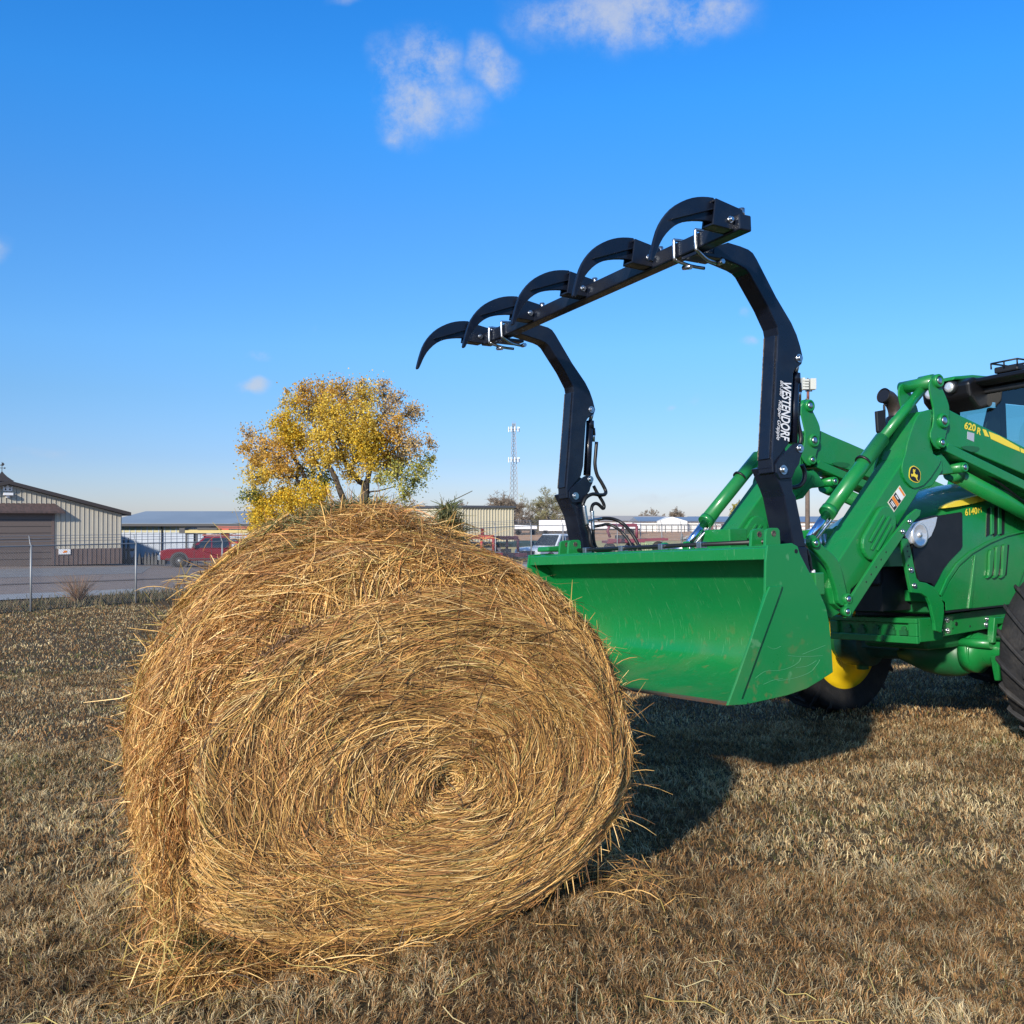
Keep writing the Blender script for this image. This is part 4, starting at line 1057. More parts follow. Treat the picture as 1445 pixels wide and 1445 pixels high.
def face_straw(n, seed, lo, hi, offmax, loose, wmin, wmax, rmin=0.0, jit=.16):
    g = np.random.default_rng(seed); K = 6
    rho = np.sqrt(g.uniform(rmin ** 2, 1.0, n)); phi = g.uniform(0, 2 * math.pi, n)
    L_ = g.uniform(lo, hi, n) * np.clip(rho * 1.8 + .25, .3, 1)
    k = np.linspace(-.5, .5, K)
    ang = g.normal(0, jit, n) + (fbm(rho * 6, phi * 2, 88, 2) - .5) * 1.3 + (fbm(rho * 14 + 3, phi * 5, 89, 2) - .5) * .8 + (g.random(n) < .10) * g.normal(0, .9, n)
    Rr = .82 * np.clip(rho, .07, 1)
    ph_ = phi[:, None] + k * (L_ * np.cos(ang) / Rr)[:, None]
    rh_ = rho[:, None] + k * (L_ * np.sin(ang) / .82)[:, None] + (k ** 2)[None] * g.normal(0, .05, (n, 1))
    lift = g.uniform(0, offmax, (n, 1)) + np.clip(k + .1, 0, 1)[None] ** 1.6 * (np.abs(g.normal(0, 1, (n, 1))) * (.012 + loose * (g.random((n, 1)) < .10)))
    over = np.clip(rh_ - 1.0, 0, 1); rh_ = np.minimum(rh_, 1.0 + over * .35)
    P = face_pt(rh_, ph_, lift)
    N = np.broadcast_to(-BA, P.shape)
    w = g.uniform(wmin, wmax, n); W = w[:, None] * np.array([.5, 1, 1, 1, .9, .45])
    C = hay_col(n, g, rho * 6, phi * .8, 0.0, .05); C = C * (.55 + .75 * fbm(rho * 20 + phi * .5, phi * 2.3, 5, 3))[:, None]
    return P, W, roll_side(P, N, g), C
def side_straw(n, seed, lo, hi, offmax, loose, wmin, wmax, t0=.0, t1=1.42, f0=-.3, f1=2 * math.pi - .3, jit=.35, green=0.0, dark=.04):
    g = np.random.default_rng(seed); K = 6
    t = g.uniform(t0, t1, n); phi = g.uniform(f0, f1, n)
    if f1 - f0 > 4: phi = np.where(g.random(n) < .65, g.uniform(.2, 3.6, n), phi)
    L_ = g.uniform(lo, hi, n); k = np.linspace(-.5, .5, K)
    topness = np.clip(np.sin(phi), 0, 1) ** 4
    ang = g.normal(0, 1, n) * (jit + .45 * topness) + .12 + (fbm(t * 3, phi * 3, 12, 2) - .5) * 1.1
    ph_ = phi[:, None] + k * (L_ * np.cos(ang) / .9)[:, None]; t_ = t[:, None] + k * (L_ * np.sin(ang))[:, None] + (k ** 2)[None] * g.normal(0, .06, (n, 1))
    t_ = np.clip(t_, -.035 + 0 * t_, 1.45)
    lift = g.uniform(0, offmax, (n, 1)) * (1 + topness[:, None]) + np.clip(np.abs(k) * 2 - .2, 0, 1)[None] ** 2 * (np.abs(g.normal(0, 1, (n, 1))) * (.014 + loose * (g.random((n, 1)) < .12)))
    P, N = bale_pt(t_, ph_, lift)
    w = g.uniform(wmin, wmax, n); W = w[:, None] * np.array([.5, 1, 1, 1, .9, .45])
    gr = green + .5 * ss(.9, 1.2, t) * ss(1.9, 2.6, phi)
    C = hay_col(n, g, phi * 2, t * 3, gr, dark)
    return P, W, roll_side(P, N, g), C
def join(name, L_, mt, parent):
    P, W, S, C = [np.concatenate([q[i] for q in L_]) for i in range(4)]
    return ribbons(name, P - bor, W, S, C, mt, parent)
join('face_straw', [face_straw(34000, 101, .05, .20, .014, .0, .0018, .0038, 0, .20), face_straw(32000, 102, .12, .42, .024, .02, .0018, .0038, 0, .19), face_straw(16000, 104, .03, .10, .024, .0, .0016, .0036, 0, .6), face_straw(1900, 103, .12, .40, .028, .06, .0020, .0038, .1, .7)], M['straw'], bale)
join('side_straw', [side_straw(44000, 111, .06, .22, .016, .0, .0020, .0042), side_straw(42000, 112, .15, .42, .024, .02, .0020, .0042), side_straw(2200, 113, .15, .4, .03, .07, .0022, .0042, 0, 1.42, .2, 3.5, .5),
                    side_straw(4200, 114, .08, .3, .028, .01, .0020, .004, -.035, .06, 1.5, 3.7, .22), side_straw(3500, 115, .10, .3, .05, .10, .003, .0055, .9, 1.42, 1.9, 3.4, .5, .8, .10)], M['straw'], bale)
def edge_straw(n, seed):
    """ends that stick out round the rim and the lower sides"""
    g = np.random.default_rng(seed); K = 5
    phi = np.where(g.random(n) < .5, g.uniform(-.9, .9, n), g.uniform(2.2, 4.0, n)); t = g.uniform(-.02, .9, n) ** 1.0 * np.where(g.random(n) < .5, .1, 1)
    P0, N = bale_pt(t, phi, 0.0)
    T = BE * (-np.sin(phi))[:, None] + BZ * np.cos(phi)[:, None]; T = T * np.where(g.random(n) < .5, 1, -1)[:, None]
    d = N * g.uniform(.15, .9, (n, 1)) + T * g.uniform(.3, 1.0, (n, 1)) - BA * g.normal(.1, .35, (n, 1)); d /= np.linalg.norm(d, axis=1, keepdims=True)
    L_ = g.uniform(.03, .13, (n, 1)) * (1 + .8 * (g.random((n, 1)) < .1)); k = np.linspace(0, 1, K)
    P = P0[:, None] + d[:, None] * (k[None, :, None] * L_[:, None]) - BZ * (k[None, :, None] ** 2 * L_[:, None] * g.uniform(0, .5, (n, 1, 1)))
    P[..., 2] = np.maximum(P[..., 2], bz0 + .01)
    W = g.uniform(.0018, .0036, n)[:, None] * np.array([1, 1, .9, .8, .4]); C = hay_col(n, g, phi * 2, t * 3)
    return P, W, roll_side(P, np.repeat(N[:, None], K, 1), g), C
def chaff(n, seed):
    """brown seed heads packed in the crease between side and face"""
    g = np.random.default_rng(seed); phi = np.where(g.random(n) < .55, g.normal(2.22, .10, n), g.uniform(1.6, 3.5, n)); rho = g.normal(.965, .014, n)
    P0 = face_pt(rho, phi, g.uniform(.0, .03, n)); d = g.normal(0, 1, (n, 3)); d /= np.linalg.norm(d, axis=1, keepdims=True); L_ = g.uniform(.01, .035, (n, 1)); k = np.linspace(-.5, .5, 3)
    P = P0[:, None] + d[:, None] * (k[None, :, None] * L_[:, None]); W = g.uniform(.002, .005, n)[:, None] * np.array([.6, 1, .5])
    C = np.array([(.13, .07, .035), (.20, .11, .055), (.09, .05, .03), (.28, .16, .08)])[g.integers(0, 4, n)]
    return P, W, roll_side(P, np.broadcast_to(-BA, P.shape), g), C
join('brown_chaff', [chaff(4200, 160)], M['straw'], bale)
join('loose_ends', [edge_straw(2300, 121)], M['straw'], bale)
def heap(n, seed, ce, ct, se, st, z0, z1, lo, hi, green, name='loose_straw', mt='straw', colr=None, flat=.35):
    """loose stalks thrown over a spot: ce, ct are bale coordinates, heights above the ground"""
    g = np.random.default_rng(seed); K = 6
    e = g.normal(ce, se, n); t = g.normal(ct, st, n); q = np.exp(-((e - ce) / (se * 1.6)) ** 2)
    z = z0 + (z1 - z0) * q * g.random(n) ** .8
    d = g.normal(0, 1, (n, 3)); d[:, 2] *= flat; d /= np.linalg.norm(d, axis=1, keepdims=True)
    L_ = g.uniform(lo, hi, (n, 1)); k = np.linspace(-.5, .5, K); P0 = BC + BE * e[:, None] + BA * t[:, None] + BZ * z[:, None] + np.array([0, 0, bz0])
    P = P0[:, None] + d[:, None] * (k[None, :, None] * L_[:, None]) - BZ * ((k ** 2)[None, :, None] * L_[:, None] * g.uniform(-.1, .8, (n, 1, 1))) + np.cross(d, BZ)[:, None] * ((k ** 2)[None, :, None] * L_[:, None] * g.normal(0, .4, (n, 1, 1)))
    P[..., 2] = np.maximum(P[..., 2], bz0 + .006)
    W = g.uniform(.0020, .0042, n)[:, None] * np.array([.5, 1, 1, 1, .8, .35])
    C = hay_col(n, g, e * 3, t * 3, green, .03) if colr is None else np.array(colr)[g.integers(0, len(colr), n)] * g.uniform(.6, 1.3, (n, 1))
    return P, W, roll_side(P, np.broadcast_to(BZ, P.shape), g), C
join('loose_straw', [heap(4200, 131, -.02, .82, .17, .24, 1.54, 1.69, .10, .30, .05), heap(1500, 132, -.42, .85, .16, .2, 1.34, 1.46, .10, .28, .25), heap(1000, 133, .36, .75, .14, .2, 1.32, 1.41, .10, .28, .0),
                     heap(1500, 134, -.80, -.02, .13, .08, .0, .10, .12, .36, .1), heap(1000, 135, -.45, -.07, .3, .05, .0, .04, .15, .45, .0), heap(420, 137, -.97, .28, .03, .22, .15, .9, .10, .26, .6, flat=1.6),
                     heap(260, 138, .95, .1, .12, .2, .0, .15, .08, .25, .0), heap(600, 139, -.92, .2, .07, .18, .0, .3, .1, .3, .6, flat=1.0)], M['straw'], bale)
GW = [(.10, .115, .035), (.07, .09, .03), (.16, .16, .06), (.22, .19, .08)]
for (n_, sd_, ce, ct, se, st, z0, z1) in [(1900, 141, .44, .88, .055, .06, 1.34, 1.70), (1500, 142, -.02, .85, .15, .08, 1.60, 1.70), (600, 143, -.26, .56, .09, .04, 1.48, 1.54), (600, 144, .34, .38, .06, .04, 1.38, 1.43),
                                         (700, 145, -.82, .05, .07, .05, .0, .16), (1300, 146, -.66, .72, .07, .12, 1.14, 1.26)]:
    P, W, S, C = heap(n_, sd_, ce, ct, se, st, z0, z1, .05, .20, 0, colr=GW, flat=.9)
    ribbons('weed_tuft', P - bor, W * 1.25, S, C, M['straw'], bale)
w = MB(); p0 = BC + BE * .42 + BA * .95 + BZ * (1.45 + bz0); p1 = BC + BE * .46 + BA * .95 + BZ * (1.70 + bz0); p2 = BC + BE * .60 + BA * .95 + BZ * (1.765 + bz0)
w.tube([tuple(p0 - bor), tuple((p0 + p1) / 2 - bor + BZ * .03 - BE * .02), tuple(p1 - bor), tuple(p2 - bor)], [.004, .0035, .003, .002], 5)
p3_ = BC + BE * .505 + BA * .95 + BZ * (1.74 + bz0); w.tube([tuple(p3_ - BZ * .14 - bor), tuple(p3_ - bor)], [.003, .002], 5)
w.build('weed_stalk', mat('weed_stalk', (.12, .11, .07), .8), bale)
# stalks strewn over the lawn
g = np.random.default_rng(151); n = 90; K = 5
c_ = [(1.0, 3.1, .35, .25, .35), (-1.1, 3.2, .3, .25, .35), (.2, 3.2, .5, .2, .15), (-1.9, 4.6, .3, .6, .15)]
idx = g.choice(4, n, p=[q[4] for q in c_]); x = np.array([c_[i][0] + g.normal(0, c_[i][2]) for i in idx]); y = np.array([c_[i][1] + g.normal(0, c_[i][3]) for i in idx])
a = g.uniform(0, 6.28, n); L_ = g.uniform(.08, .3, n); k = np.linspace(-.5, .5, K); bend = g.normal(0, .25, (n, 1)) * (k ** 2)[None] * L_[:, None]
X_ = x[:, None] + np.cos(a)[:, None] * k * L_[:, None] - np.sin(a)[:, None] * bend; Y_ = y[:, None] + np.sin(a)[:, None] * k * L_[:, None] + np.cos(a)[:, None] * bend
P = np.stack([X_, Y_, th(X_, Y_) + .045 + .01 * np.sin(k * 7)[None]], -1)
tag(ribbons('stray_straw', P, np.full((n, K), .0032), np.tile((0, 0, 1.), (n, 1)) * .5 + np.stack([-np.sin(a), np.cos(a), 0 * a], -1) * .86, np.array([(.58, .46, .16), (.62, .5, .25), (.5, .38, .12)])[g.integers(0, 3, n)], M['straw']), 'loose yellow stalks strewn over the lawn near the bale', 'straw', kind='stuff')

# ------------------------------------------------------------------ tractor frame: x forward, y towards the near side, z up
TLv = Vector(((-144 - CXP) / FPX, 1, -(820 - HZ) / FPX)).normalized()      # near side -> far side
TF = Vector((-TLv.y, TLv.x, 0)).normalized(); TU = TLv.cross(TF)
CAMV = Vector((0, 0, CAMH))
_Pn = CAMV + Vector(((1080 - CXP) / FPX, 1, -(770 - HZ) / FPX)) * 2.26 * 2.3
TO = Vector((3.22548578, 7.62585617, -.06))
MT = Matrix((( TF.x, -TLv.x, TU.x), (TF.y, -TLv.y, TU.y), (TF.z, -TLv.z, TU.z)))
MTi = MT.transposed()
TS_ = 1.087
tractor = empty('tractor'); tag(tractor, 'green tractor with yellow wheels, raised front loader, bucket and black grapple', 'tractor')
tractor.matrix_world = Matrix.Translation(CAMV + (TO - CAMV) * TS_) @ MT.to_4x4() @ Matrix.Scale(TS_, 4)
_lc = MTi @ (CAMV - TO)
def LF(px, py, y):
    """(x, z) on the tractor's fore-aft plane y, from a measured direction"""
    r = MTi @ Vector(((px - CXP) / FPX, 1, -(py - HZ) / FPX)); t = (y - _lc.y) / r.y; p = _lc + r * t
    return (p.x, p.z)
RG = {'a': (1100, 480, 4.188), 'b': (1100, 760, 4.188), 'c': (820, 260, 4.014), 'd': (560, 380, 4.25), 'e': (730, 560, 3.803), 'f': (1020, 700, 6.568), 'g': (1240, 500, 7.049),
      'h': (1240, 680, 7.049), 'i': (840, 740, 4.014), 'j': (1060, 520, 8.028), 'k': (1160, 820, 5.07), 'p': (0, 0, 1)}
def Q(reg, pts, y):
    ox, oy, s = RG[reg]; return [LF(ox + a / s, oy + b / s, y) for a, b in pts]
def offs(poly, dx, dz): return [(x + dx, z + dz) for x, z in poly]
def shrink(poly, k):
    cx = sum(p[0] for p in poly) / len(poly); cz = sum(p[1] for p in poly) / len(poly); return [(cx + (p[0] - cx) * k, cz + (p[1] - cz) * k) for p in poly]
def smooth_path(pts, n=6):
    out = []; k = len(pts); pts = [Vector(p) for p in pts]
    for i in range(k - 1):
        a, b, c, d = pts[max(i - 1, 0)], pts[i], pts[i + 1], pts[min(i + 2, k - 1)]
        for j in range(n):
            t = j / n; out.append(.5 * ((2 * b) + (-a + c) * t + (2 * a - 5 * b + 4 * c - d) * t * t + (-a + 3 * b - 3 * c + d) * t ** 3))
    out.append(pts[-1]); return out
def bolt(name, x, z, y, parent, r=.022, m='steel', ln=.012):
    w = MB(); w.cyl((x, y - .004, z), (x, y + .004, z), r, 18); w.cyl((x, y + .004, z), (x, y + .004 + ln, z), r * .62, 6)
    return w.build(name, M[m], parent)
def pin(name, x, z, y, parent, r=.04, m='green'):
    w = MB(); w.lathe_y(x, z, [(0, y - .02), (r, y - .02), (r, y + .012), (r * .86, y + .018), (r * .62, y + .018), (r * .6, y + .004), (0, y + .004)], 22, 0)
    o = w.build(name, M[m], parent)
    w = MB(); w.lathe_y(x, z, [(0, y + .002), (r * .58, y + .002), (r * .58, y + .016), (r * .3, y + .02), (.0, y + .02)], 18); w.build('pin_head', M['steel'] if m == 'green' else M['weld'], o)
    return o

# ---- bucket
HW = 1.15
side = Q('i', [(970, 118), (1108, 106), (1140, 124), (1152, 165), (1262, 380), (1300, 470), (1318, 560), (1332, 720), (1338, 836), (1270, 880), (1190, 928), (1080, 966), (872, 1012), (745, 1022), (790, 900), (862, 690), (932, 480), (956, 395), (960, 210)], HW)
shell = Q('i', [(1040, 124), (1062, 158), (1100, 228), (1150, 335), (1205, 465), (1243, 595), (1252, 700), (1240, 790), (1190, 850), (1100, 905), (980, 950), (860, 985), (752, 1008)], HW)
bw = MB()
# curved shell from the top back to the lip
n_ = len(shell)
fine_ = []
for i in range(n_ - 1):
    p0_, p1_, p2_, p3_ = shell[max(i - 1, 0)], shell[i], shell[i + 1], shell[min(i + 2, n_ - 1)]
    for t in (0, .25, .5, .75):
        f_ = lambda a, b, c, d: .5 * ((2 * b) + (-a + c) * t + (2 * a - 5 * b + 4 * c - d) * t * t + (-a + 3 * b - 3 * c + d) * t ** 3)
        fine_.append((f_(p0_[0], p1_[0], p2_[0], p3_[0]), f_(p0_[1], p1_[1], p2_[1], p3_[1])))
fine_.append(shell[-1]); n_ = len(fine_)
v = []
for x, z in fine_: v += [(x, -HW + .006, z), (x, HW - .006, z)]
bk = []
for i, (x, z) in enumerate(fine_):
    a, b = fine_[max(i - 1, 0)], fine_[min(i + 1, n_ - 1)]; dx, dz = b[0] - a[0], b[1] - a[1]; L_ = math.hypot(dx, dz); nx, nz = dz / L_, -dx / L_
    if nx > 0: nx, nz = -nx, -nz
    bk.append((x + nx * .010, z + nz * .010))
for x, z in bk: v += [(x, -HW + .006, z), (x, HW - .006, z)]
F = [(2 * i, 2 * i + 2, 2 * i + 3, 2 * i + 1) for i in range(n_ - 1)] + [(2 * n_ + 2 * i + 1, 2 * n_ + 2 * i + 3, 2 * n_ + 2 * i + 2, 2 * n_ + 2 * i) for i in range(n_ - 1)]
bw.add(v, F, 0, True)
bw.add([v[0], v[1], v[2 * n_ + 1], v[2 * n_]], [(0, 1, 2, 3)]); bw.add([v[2 * n_ - 2], v[2 * n_ - 1], v[4 * n_ - 1], v[4 * n_ - 2]], [(0, 1, 2, 3)])

def bucket_mat():
    m = mat('bucket_paint', (.006, .19, .045), .36, coat=.25, rough_noise=(4, .25, .6))
    nt = m.node_tree; p = nt.nodes['Principled BSDF']; g = nt.nodes.new('ShaderNodeTexCoord')
    def noise(sc, vec, det=6):
        mp = nt.nodes.new('ShaderNodeMapping'); mp.inputs['Scale'].default_value = vec; mp.inputs['Rotation'].default_value = (.2, .1, .3)
        n = nt.nodes.new('ShaderNodeTexNoise'); n.inputs['Scale'].default_value = sc; n.inputs['Detail'].default_value = det
        nt.links.new(g.outputs['Object'], mp.inputs['Vector']); nt.links.new(mp.outputs[0], n.inputs['Vector']); return n.outputs['Fac']
    def ramp(f, a, b):
        r = nt.nodes.new('ShaderNodeMapRange'); r.inputs[1].default_value = a; r.inputs[2].default_value = b; nt.links.new(f, r.inputs[0]); return r.outputs[0]
    def mul(a, b):
        r = nt.nodes.new('ShaderNodeMath'); r.operation = 'MULTIPLY'
        for i, v_ in enumerate((a, b)):
            if hasattr(v_, 'links'): nt.links.new(v_, r.inputs[i])
            else: r.inputs[i].default_value = v_
        return r.outputs[0]
    def mix(f, a, c):
        x = nt.nodes.new('ShaderNodeMix'); x.data_type = 'RGBA'; nt.links.new(f, x.inputs['Factor'])
        if hasattr(a, 'links'): nt.links.new(a, x.inputs['A'])
        else: x.inputs['A'].default_value = (*a, 1)
        x.inputs['B'].default_value = (*c, 1); return x.outputs['Result']
    scr = ramp(noise(14, (1, 9, .6), 4), .64, .70)                 # fine scratches
    scr2 = ramp(noise(9, (.5, 14, 1.2), 3), .70, .73)
    dust = ramp(noise(2.2, (1, 1, 1)), .45, .75)
    sep = nt.nodes.new('ShaderNodeSeparateXYZ'); nt.links.new(g.outputs['Object'], sep.inputs[0])
    low = ramp(sep.outputs['Z'], 1.12, .72)                        # dried mud that settled in the lower half
    c = mix(mul(mul(dust, low), .75), (.006, .195, .047), (.13, .17, .07))
    rust = ramp(noise(17, (1, 1, 1)), .60, .70)
    c = mix(mul(mul(rust, low), .45), c, (.20, .13, .05))
    c = mix(mul(scr, .28), c, (.22, .42, .24)); c = mix(mul(scr2, .25), c, (.22, .42, .24))
    nt.links.new(c, p.inputs['Base Color'])
    return m
M['bucket'] = bucket_mat()
# flange along the top: face, top plate, underside lip
xT, zT = side[0]; xB, zB = Q('i', [(1112, 128)], HW)[0]
zt1 = zT - .012
bf = MB(); bf.add([(xT - .004, -HW + .006, zt1), (xT - .004, HW - .006, zt1), (xT - .004, HW - .006, zt1 - .062), (xT - .004, -HW + .006, zt1 - .062),
                   (xB - .03, -HW + .006, zt1 + .012), (xB - .03, HW - .006, zt1 + .012), (xB - .03, HW - .006, zB - .02), (xB - .03, -HW + .006, zB - .02),
                   (xT - .016, -HW + .006, zt1 - .062), (xT - .016, HW - .006, zt1 - .062), (xT - .016, HW - .006, zt1 - .012), (xT - .016, -HW + .006, zt1 - .012),
                   (xB - .02, HW - .006, zt1 - .004), (xB - .02, -HW + .006, zt1 - .004)],
                  [(0, 1, 2, 3), (0, 4, 5, 1), (3, 2, 9, 8), (8, 9, 10, 11), (11, 10, 12, 13)])
bucket = bw.build('bucket', M['bucket'], tractor)
bf.build('top_flange', M['bucket'], bucket, bevel=.004)
for y0 in (HW - .008, -HW - .008):
    w = MB(); w.prism(side, y0, y0 + .016); w.build('side_plate', M['bucket'], bucket, bevel=.003)
gus = Q('i', [(985, 352), (1058, 345), (1045, 385), (825, 985), (858, 1000), (856, 1018), (745, 1024), (795, 893), (868, 685), (938, 476), (965, 400)], HW + .02)
w = MB(); w.prism(gus, HW + .009, HW + .024); w.build('wear_strip', M['bucket'], bucket, bevel=.003)
w = MB(); w.prism(gus, -HW - .024, -HW - .009); w.build('wear_strip', M['bucket'], bucket, bevel=.003)
w = MB(); g_ = np.random.default_rng(12)
for pl in ([(1090, 742), (1180, 748), (1285, 742)], [(905, 870), (960, 832), (1040, 826), (1110, 805), (1150, 778), (1162, 755)], [(1030, 885), (1130, 868), (1215, 835), (1255, 790), (1270, 765)], [(1170, 735), (1230, 712), (1300, 685)], [(950, 905), (1010, 880), (1060, 872)], [(1135, 810), (1200, 800), (1250, 770)], [(975, 690), (1010, 705), (1050, 690)]):
    q_ = Q('i', pl, HW + .008); w.tube(smooth_path([(a, HW + .0082, b) for a, b in q_], 5), .0009, 4)
w.build('scratch', mat('scratched_paint', (.10, .30, .16), .5), bucket)
hx, hz = Q('i', [(1130, 152)], HW)[0]
w = MB(); w.cyl((hx, HW + .007, hz), (hx, HW + .010, hz), .012, 12); w.build('plate_hole', M['decal_black'], bucket)
lx, lz = shell[-1]; lx2, lz2 = shell[-2]; dv = Vector((lx - lx2, lz - lz2)).normalized()
w = MB(); w.prism([(lx + dv.x * .02, lz + dv.y * .02), (lx - dv.x * .02, lz - dv.y * .02), (lx - dv.x * .06, lz - dv.y * .06 - .012), (lx + dv.x * .015, lz + dv.y * .02 - .012)], -HW - .02, HW + .02)
w.build('cutting_edge', M['rusty'], bucket)
w = MB(); w.box(xB - .24, xB - .17, -HW, HW, zB - .26, zB - .14); w.build('back_beam', M['green'], bucket, bevel=.006)
for yt in (1.03, .925, -.82, -.925):
    base = Q('f', [(380, 485), (390, 322), (405, 305), (440, 295), (498, 295), (516, 318), (526, 485)], 1.03)
    w = MB(); w.prism(base, yt - .010, yt + .010); tb_ = w.build('hook_tab', M['green'], bucket, bevel=.004)
    x_, z_ = Q('f', [(458, 348)], 1.03)[0]; w = MB(); w.cyl((x_, yt - .012, z_), (x_, yt + .0115, z_), .017, 14); w.build_each('tab_hole', M['weld'], tb_)
w = MB(); w.prism(offs(Q('i', [(975, 150), (978, 112), (1100, 104), (1150, 150)], HW), -.05, .05), -HW + .02, -HW + .16); w.build('corner_block', M['green'], bucket, bevel=.01)

# ---- grapple arms (two, each a copy of the other with its own cylinder)
YO, YI = 1.02, .91
upper = Q('c', [(752, 395), (758, 350), (838, 325), (905, 345), (952, 364), (978, 384), (1000, 420), (1110, 636), (1196, 782), (1226, 850), (1246, 915), (1262, 985), (1252, 1018), (1218, 1045), (1204, 1070), (1198, 1200), (1190, 1400)], YO) + \
        Q('j', [(425, 860), (330, 990), (285, 1080), (290, 1180), (250, 1180), (240, 1020), (270, 500)], YO) + Q('c', [(1108, 1100), (1120, 850), (1113, 808), (1060, 690), (955, 500), (935, 478), (905, 460)], YO)
LYI = .858
lower_t = Q('j', [(240, 1110), (420, 1060), (560, 1000), (500, 1180), (470, 1240)], YO) + Q('f', [(655, -40), (680, 0), (775, 470), (665, 482), (570, 0), (545, -70)], YO)
leg_t = Q('f', [(700, 470), (776, 470), (800, 640), (862, 860), (835, 860), (760, 650), (690, 520), (668, 482)], YO)
brk = Q('j', [(285, 1085), (330, 1010), (430, 915), (470, 868), (505, 848), (545, 846), (580, 868), (590, 905), (584, 960), (560, 1020), (548, 1080), (500, 1150), (470, 1240), (330, 1250), (290, 1180)], YO + .016)
def round_poly(poly, k=.25):
    out = []; n = len(poly)
    for i in range(n):
        a, b = poly[i], poly[(i + 1) % n]
        out += [(a[0] + (b[0] - a[0]) * k, a[1] + (b[1] - a[1]) * k), (a[0] + (b[0] - a[0]) * (1 - k), a[1] + (b[1] - a[1]) * (1 - k))]
    return out
def grapple_arm(dy, text=False):
    w = MB(); w.prism(upper, YI + dy, YO + dy); arm = w.build('grapple_arm', M['black'], tractor, bevel=.006)
    w = MB(); w.prism(lower_t, LYI + dy, YO + dy - .003); w.prism(leg_t, LYI + dy + .03, YO + dy + .001); w.build('lower_post', M['black'], arm, bevel=.006)
    w = MB(); w.prism(brk, YO + dy + .001, YO + dy + .016); w.prism(brk, YI + dy - .016, YI + dy - .001); w.build_each('hinge_plate', M['black'], arm, bevel=.003)
    ins = Q('c', [(1062, 850), (1100, 850), (1098, 950), (1062, 1100), (1040, 1440), (1022, 1440), (1045, 880)], YI)
    # raised liner down the front face with a weld bead beside it
    fr = [upper[-7], upper[-6]]
    xa, za = Q('c', [(1120, 850)], YO)[0]; xb, zb_ = Q('j', [(240, 1020)], YO)[0]
    w = MB(); w.bar((xa + .004, (YI + YO) / 2 + dy, za), (xb + .004, (YI + YO) / 2 + dy, zb_), .078, .012, up=(1, 0, 0)); w.build('front_liner', M['black'], arm, bevel=.003)
    w = MB(); g_ = np.random.default_rng(3); kk = 60
    w.tube([(xa + (xb - xa) * i / kk + .007, YI + .011 + dy + g_.normal(0, .0006), za + (zb_ - za) * i / kk) for i in range(kk + 1)], list(.0032 + .0012 * g_.random(kk + 1)), 5); w.build('weld_bead', M['weld'], arm)
    for reg, p_, yy, rr in (('c', (1235, 985), YO, .024), ('j', (553, 905), YO + .016, .024), ('j', (365, 1148), YO + .016, .026)):
        x_, z_ = Q(reg, [p_], yy)[0]; bolt('bolt', x_, z_, yy + dy + .002, arm, rr)
    # lift cylinder between the upper ear and the hinge plate
    c0 = Q('j', [(500, 62)], .965)[0]; c1 = Q('j', [(472, 850)], .965)[0]; top_ = Q('c', [(1235, 985)], .965)[0]
    w = MB(); w.cyl((c0[0], .965 + dy, c0[1]), (c1[0], .965 + dy, c1[1]), .0265, 18); w.cyl((c0[0] - .001, .965 + dy, c0[1] + .004), (c0[0], .965 + dy, c0[1] - .05), .0295, 18)
    cy = w.build('grapple_cylinder', M['black'], arm)
    w = MB(); w.cyl((c0[0], .965 + dy, c0[1]), (top_[0], .965 + dy, top_[1]), .014, 10); w.build('cylinder_rod', M['steel'], arm)
    h0 = Q('j', [(541, 200)], .96)[0]; h1 = Q('j', [(540, 360)], .96)[0]; 
    w = MB(); w.cyl((h0[0], .965 + dy, h0[1]), (h1[0], .965 + dy, h1[1]), .012, 10, 0); w.build('hose_fitting', M['steel'], arm)
    w = MB(); w.tube([(h0[0] + .03, .965 + dy, h0[1] + .0), (h0[0], .965 + dy, h0[1] + .012), (h0[0], .965 + dy, h0[1] - .035)], .014, 8, 0); w.build('hose_end', M['hose'], arm)
    return arm
arm_n = grapple_arm(0.0, True)
DY = -1.965
arm_f = grapple_arm(DY)
def hose(name, reg, pts, ys, r, parent, m='hose'):
    P_ = []
    for (a, b), y_ in zip(pts, ys): x_, z_ = Q(reg, [(a, b)], y_)[0]; P_.append((x_, y_, z_))
    w = MB(); w.tube(smooth_path(P_), r, 10); return w.build(name, M[m], parent)
RG['q'] = (790, 560, 6.28)
yf = .965 + DY
# hoses of the far arm
hose('hose', 'q', [(326, 400), (318, 500), (312, 600), (330, 690), (370, 760), (405, 830), (400, 862), (360, 870), (290, 862), (235, 890), (208, 940), (205, 965)], [yf - .02] * 4 + [yf - .01, yf, yf + .02, yf + .04, yf + .07, yf + .085, yf + .09, yf + .09], .0135, arm_f)
hose('hose', 'q', [(300, 790), (325, 840), (350, 880), (385, 940), (393, 975), (380, 988), (345, 955), (315, 945), (288, 965), (278, 1020)], [yf + .03] * 10, .0125, arm_f)
hose('steel_fitting', 'q', [(214, 965), (222, 1030), (240, 1135)], [yf + .09] * 3, .017, arm_f, 'steel')
hose('steel_fitting', 'q', [(287, 1010), (290, 1080), (295, 1185)], [yf + .05] * 3, .014, arm_f, 'steel')
hose('steel_fitting', 'q', [(250, 1100), (300, 1085), (370, 1078)], [yf + .07] * 3, .008, arm_f, 'steel')
hose('hose', 'q', [(305, 1150), (370, 1138), (430, 1130), (500, 1160), (560, 1210), (620, 1290), (655, 1375)], [yf + .05, yf + .05, yf + .06, yf + .1, yf + .16, yf + .2, yf + .24], .011, arm_f)
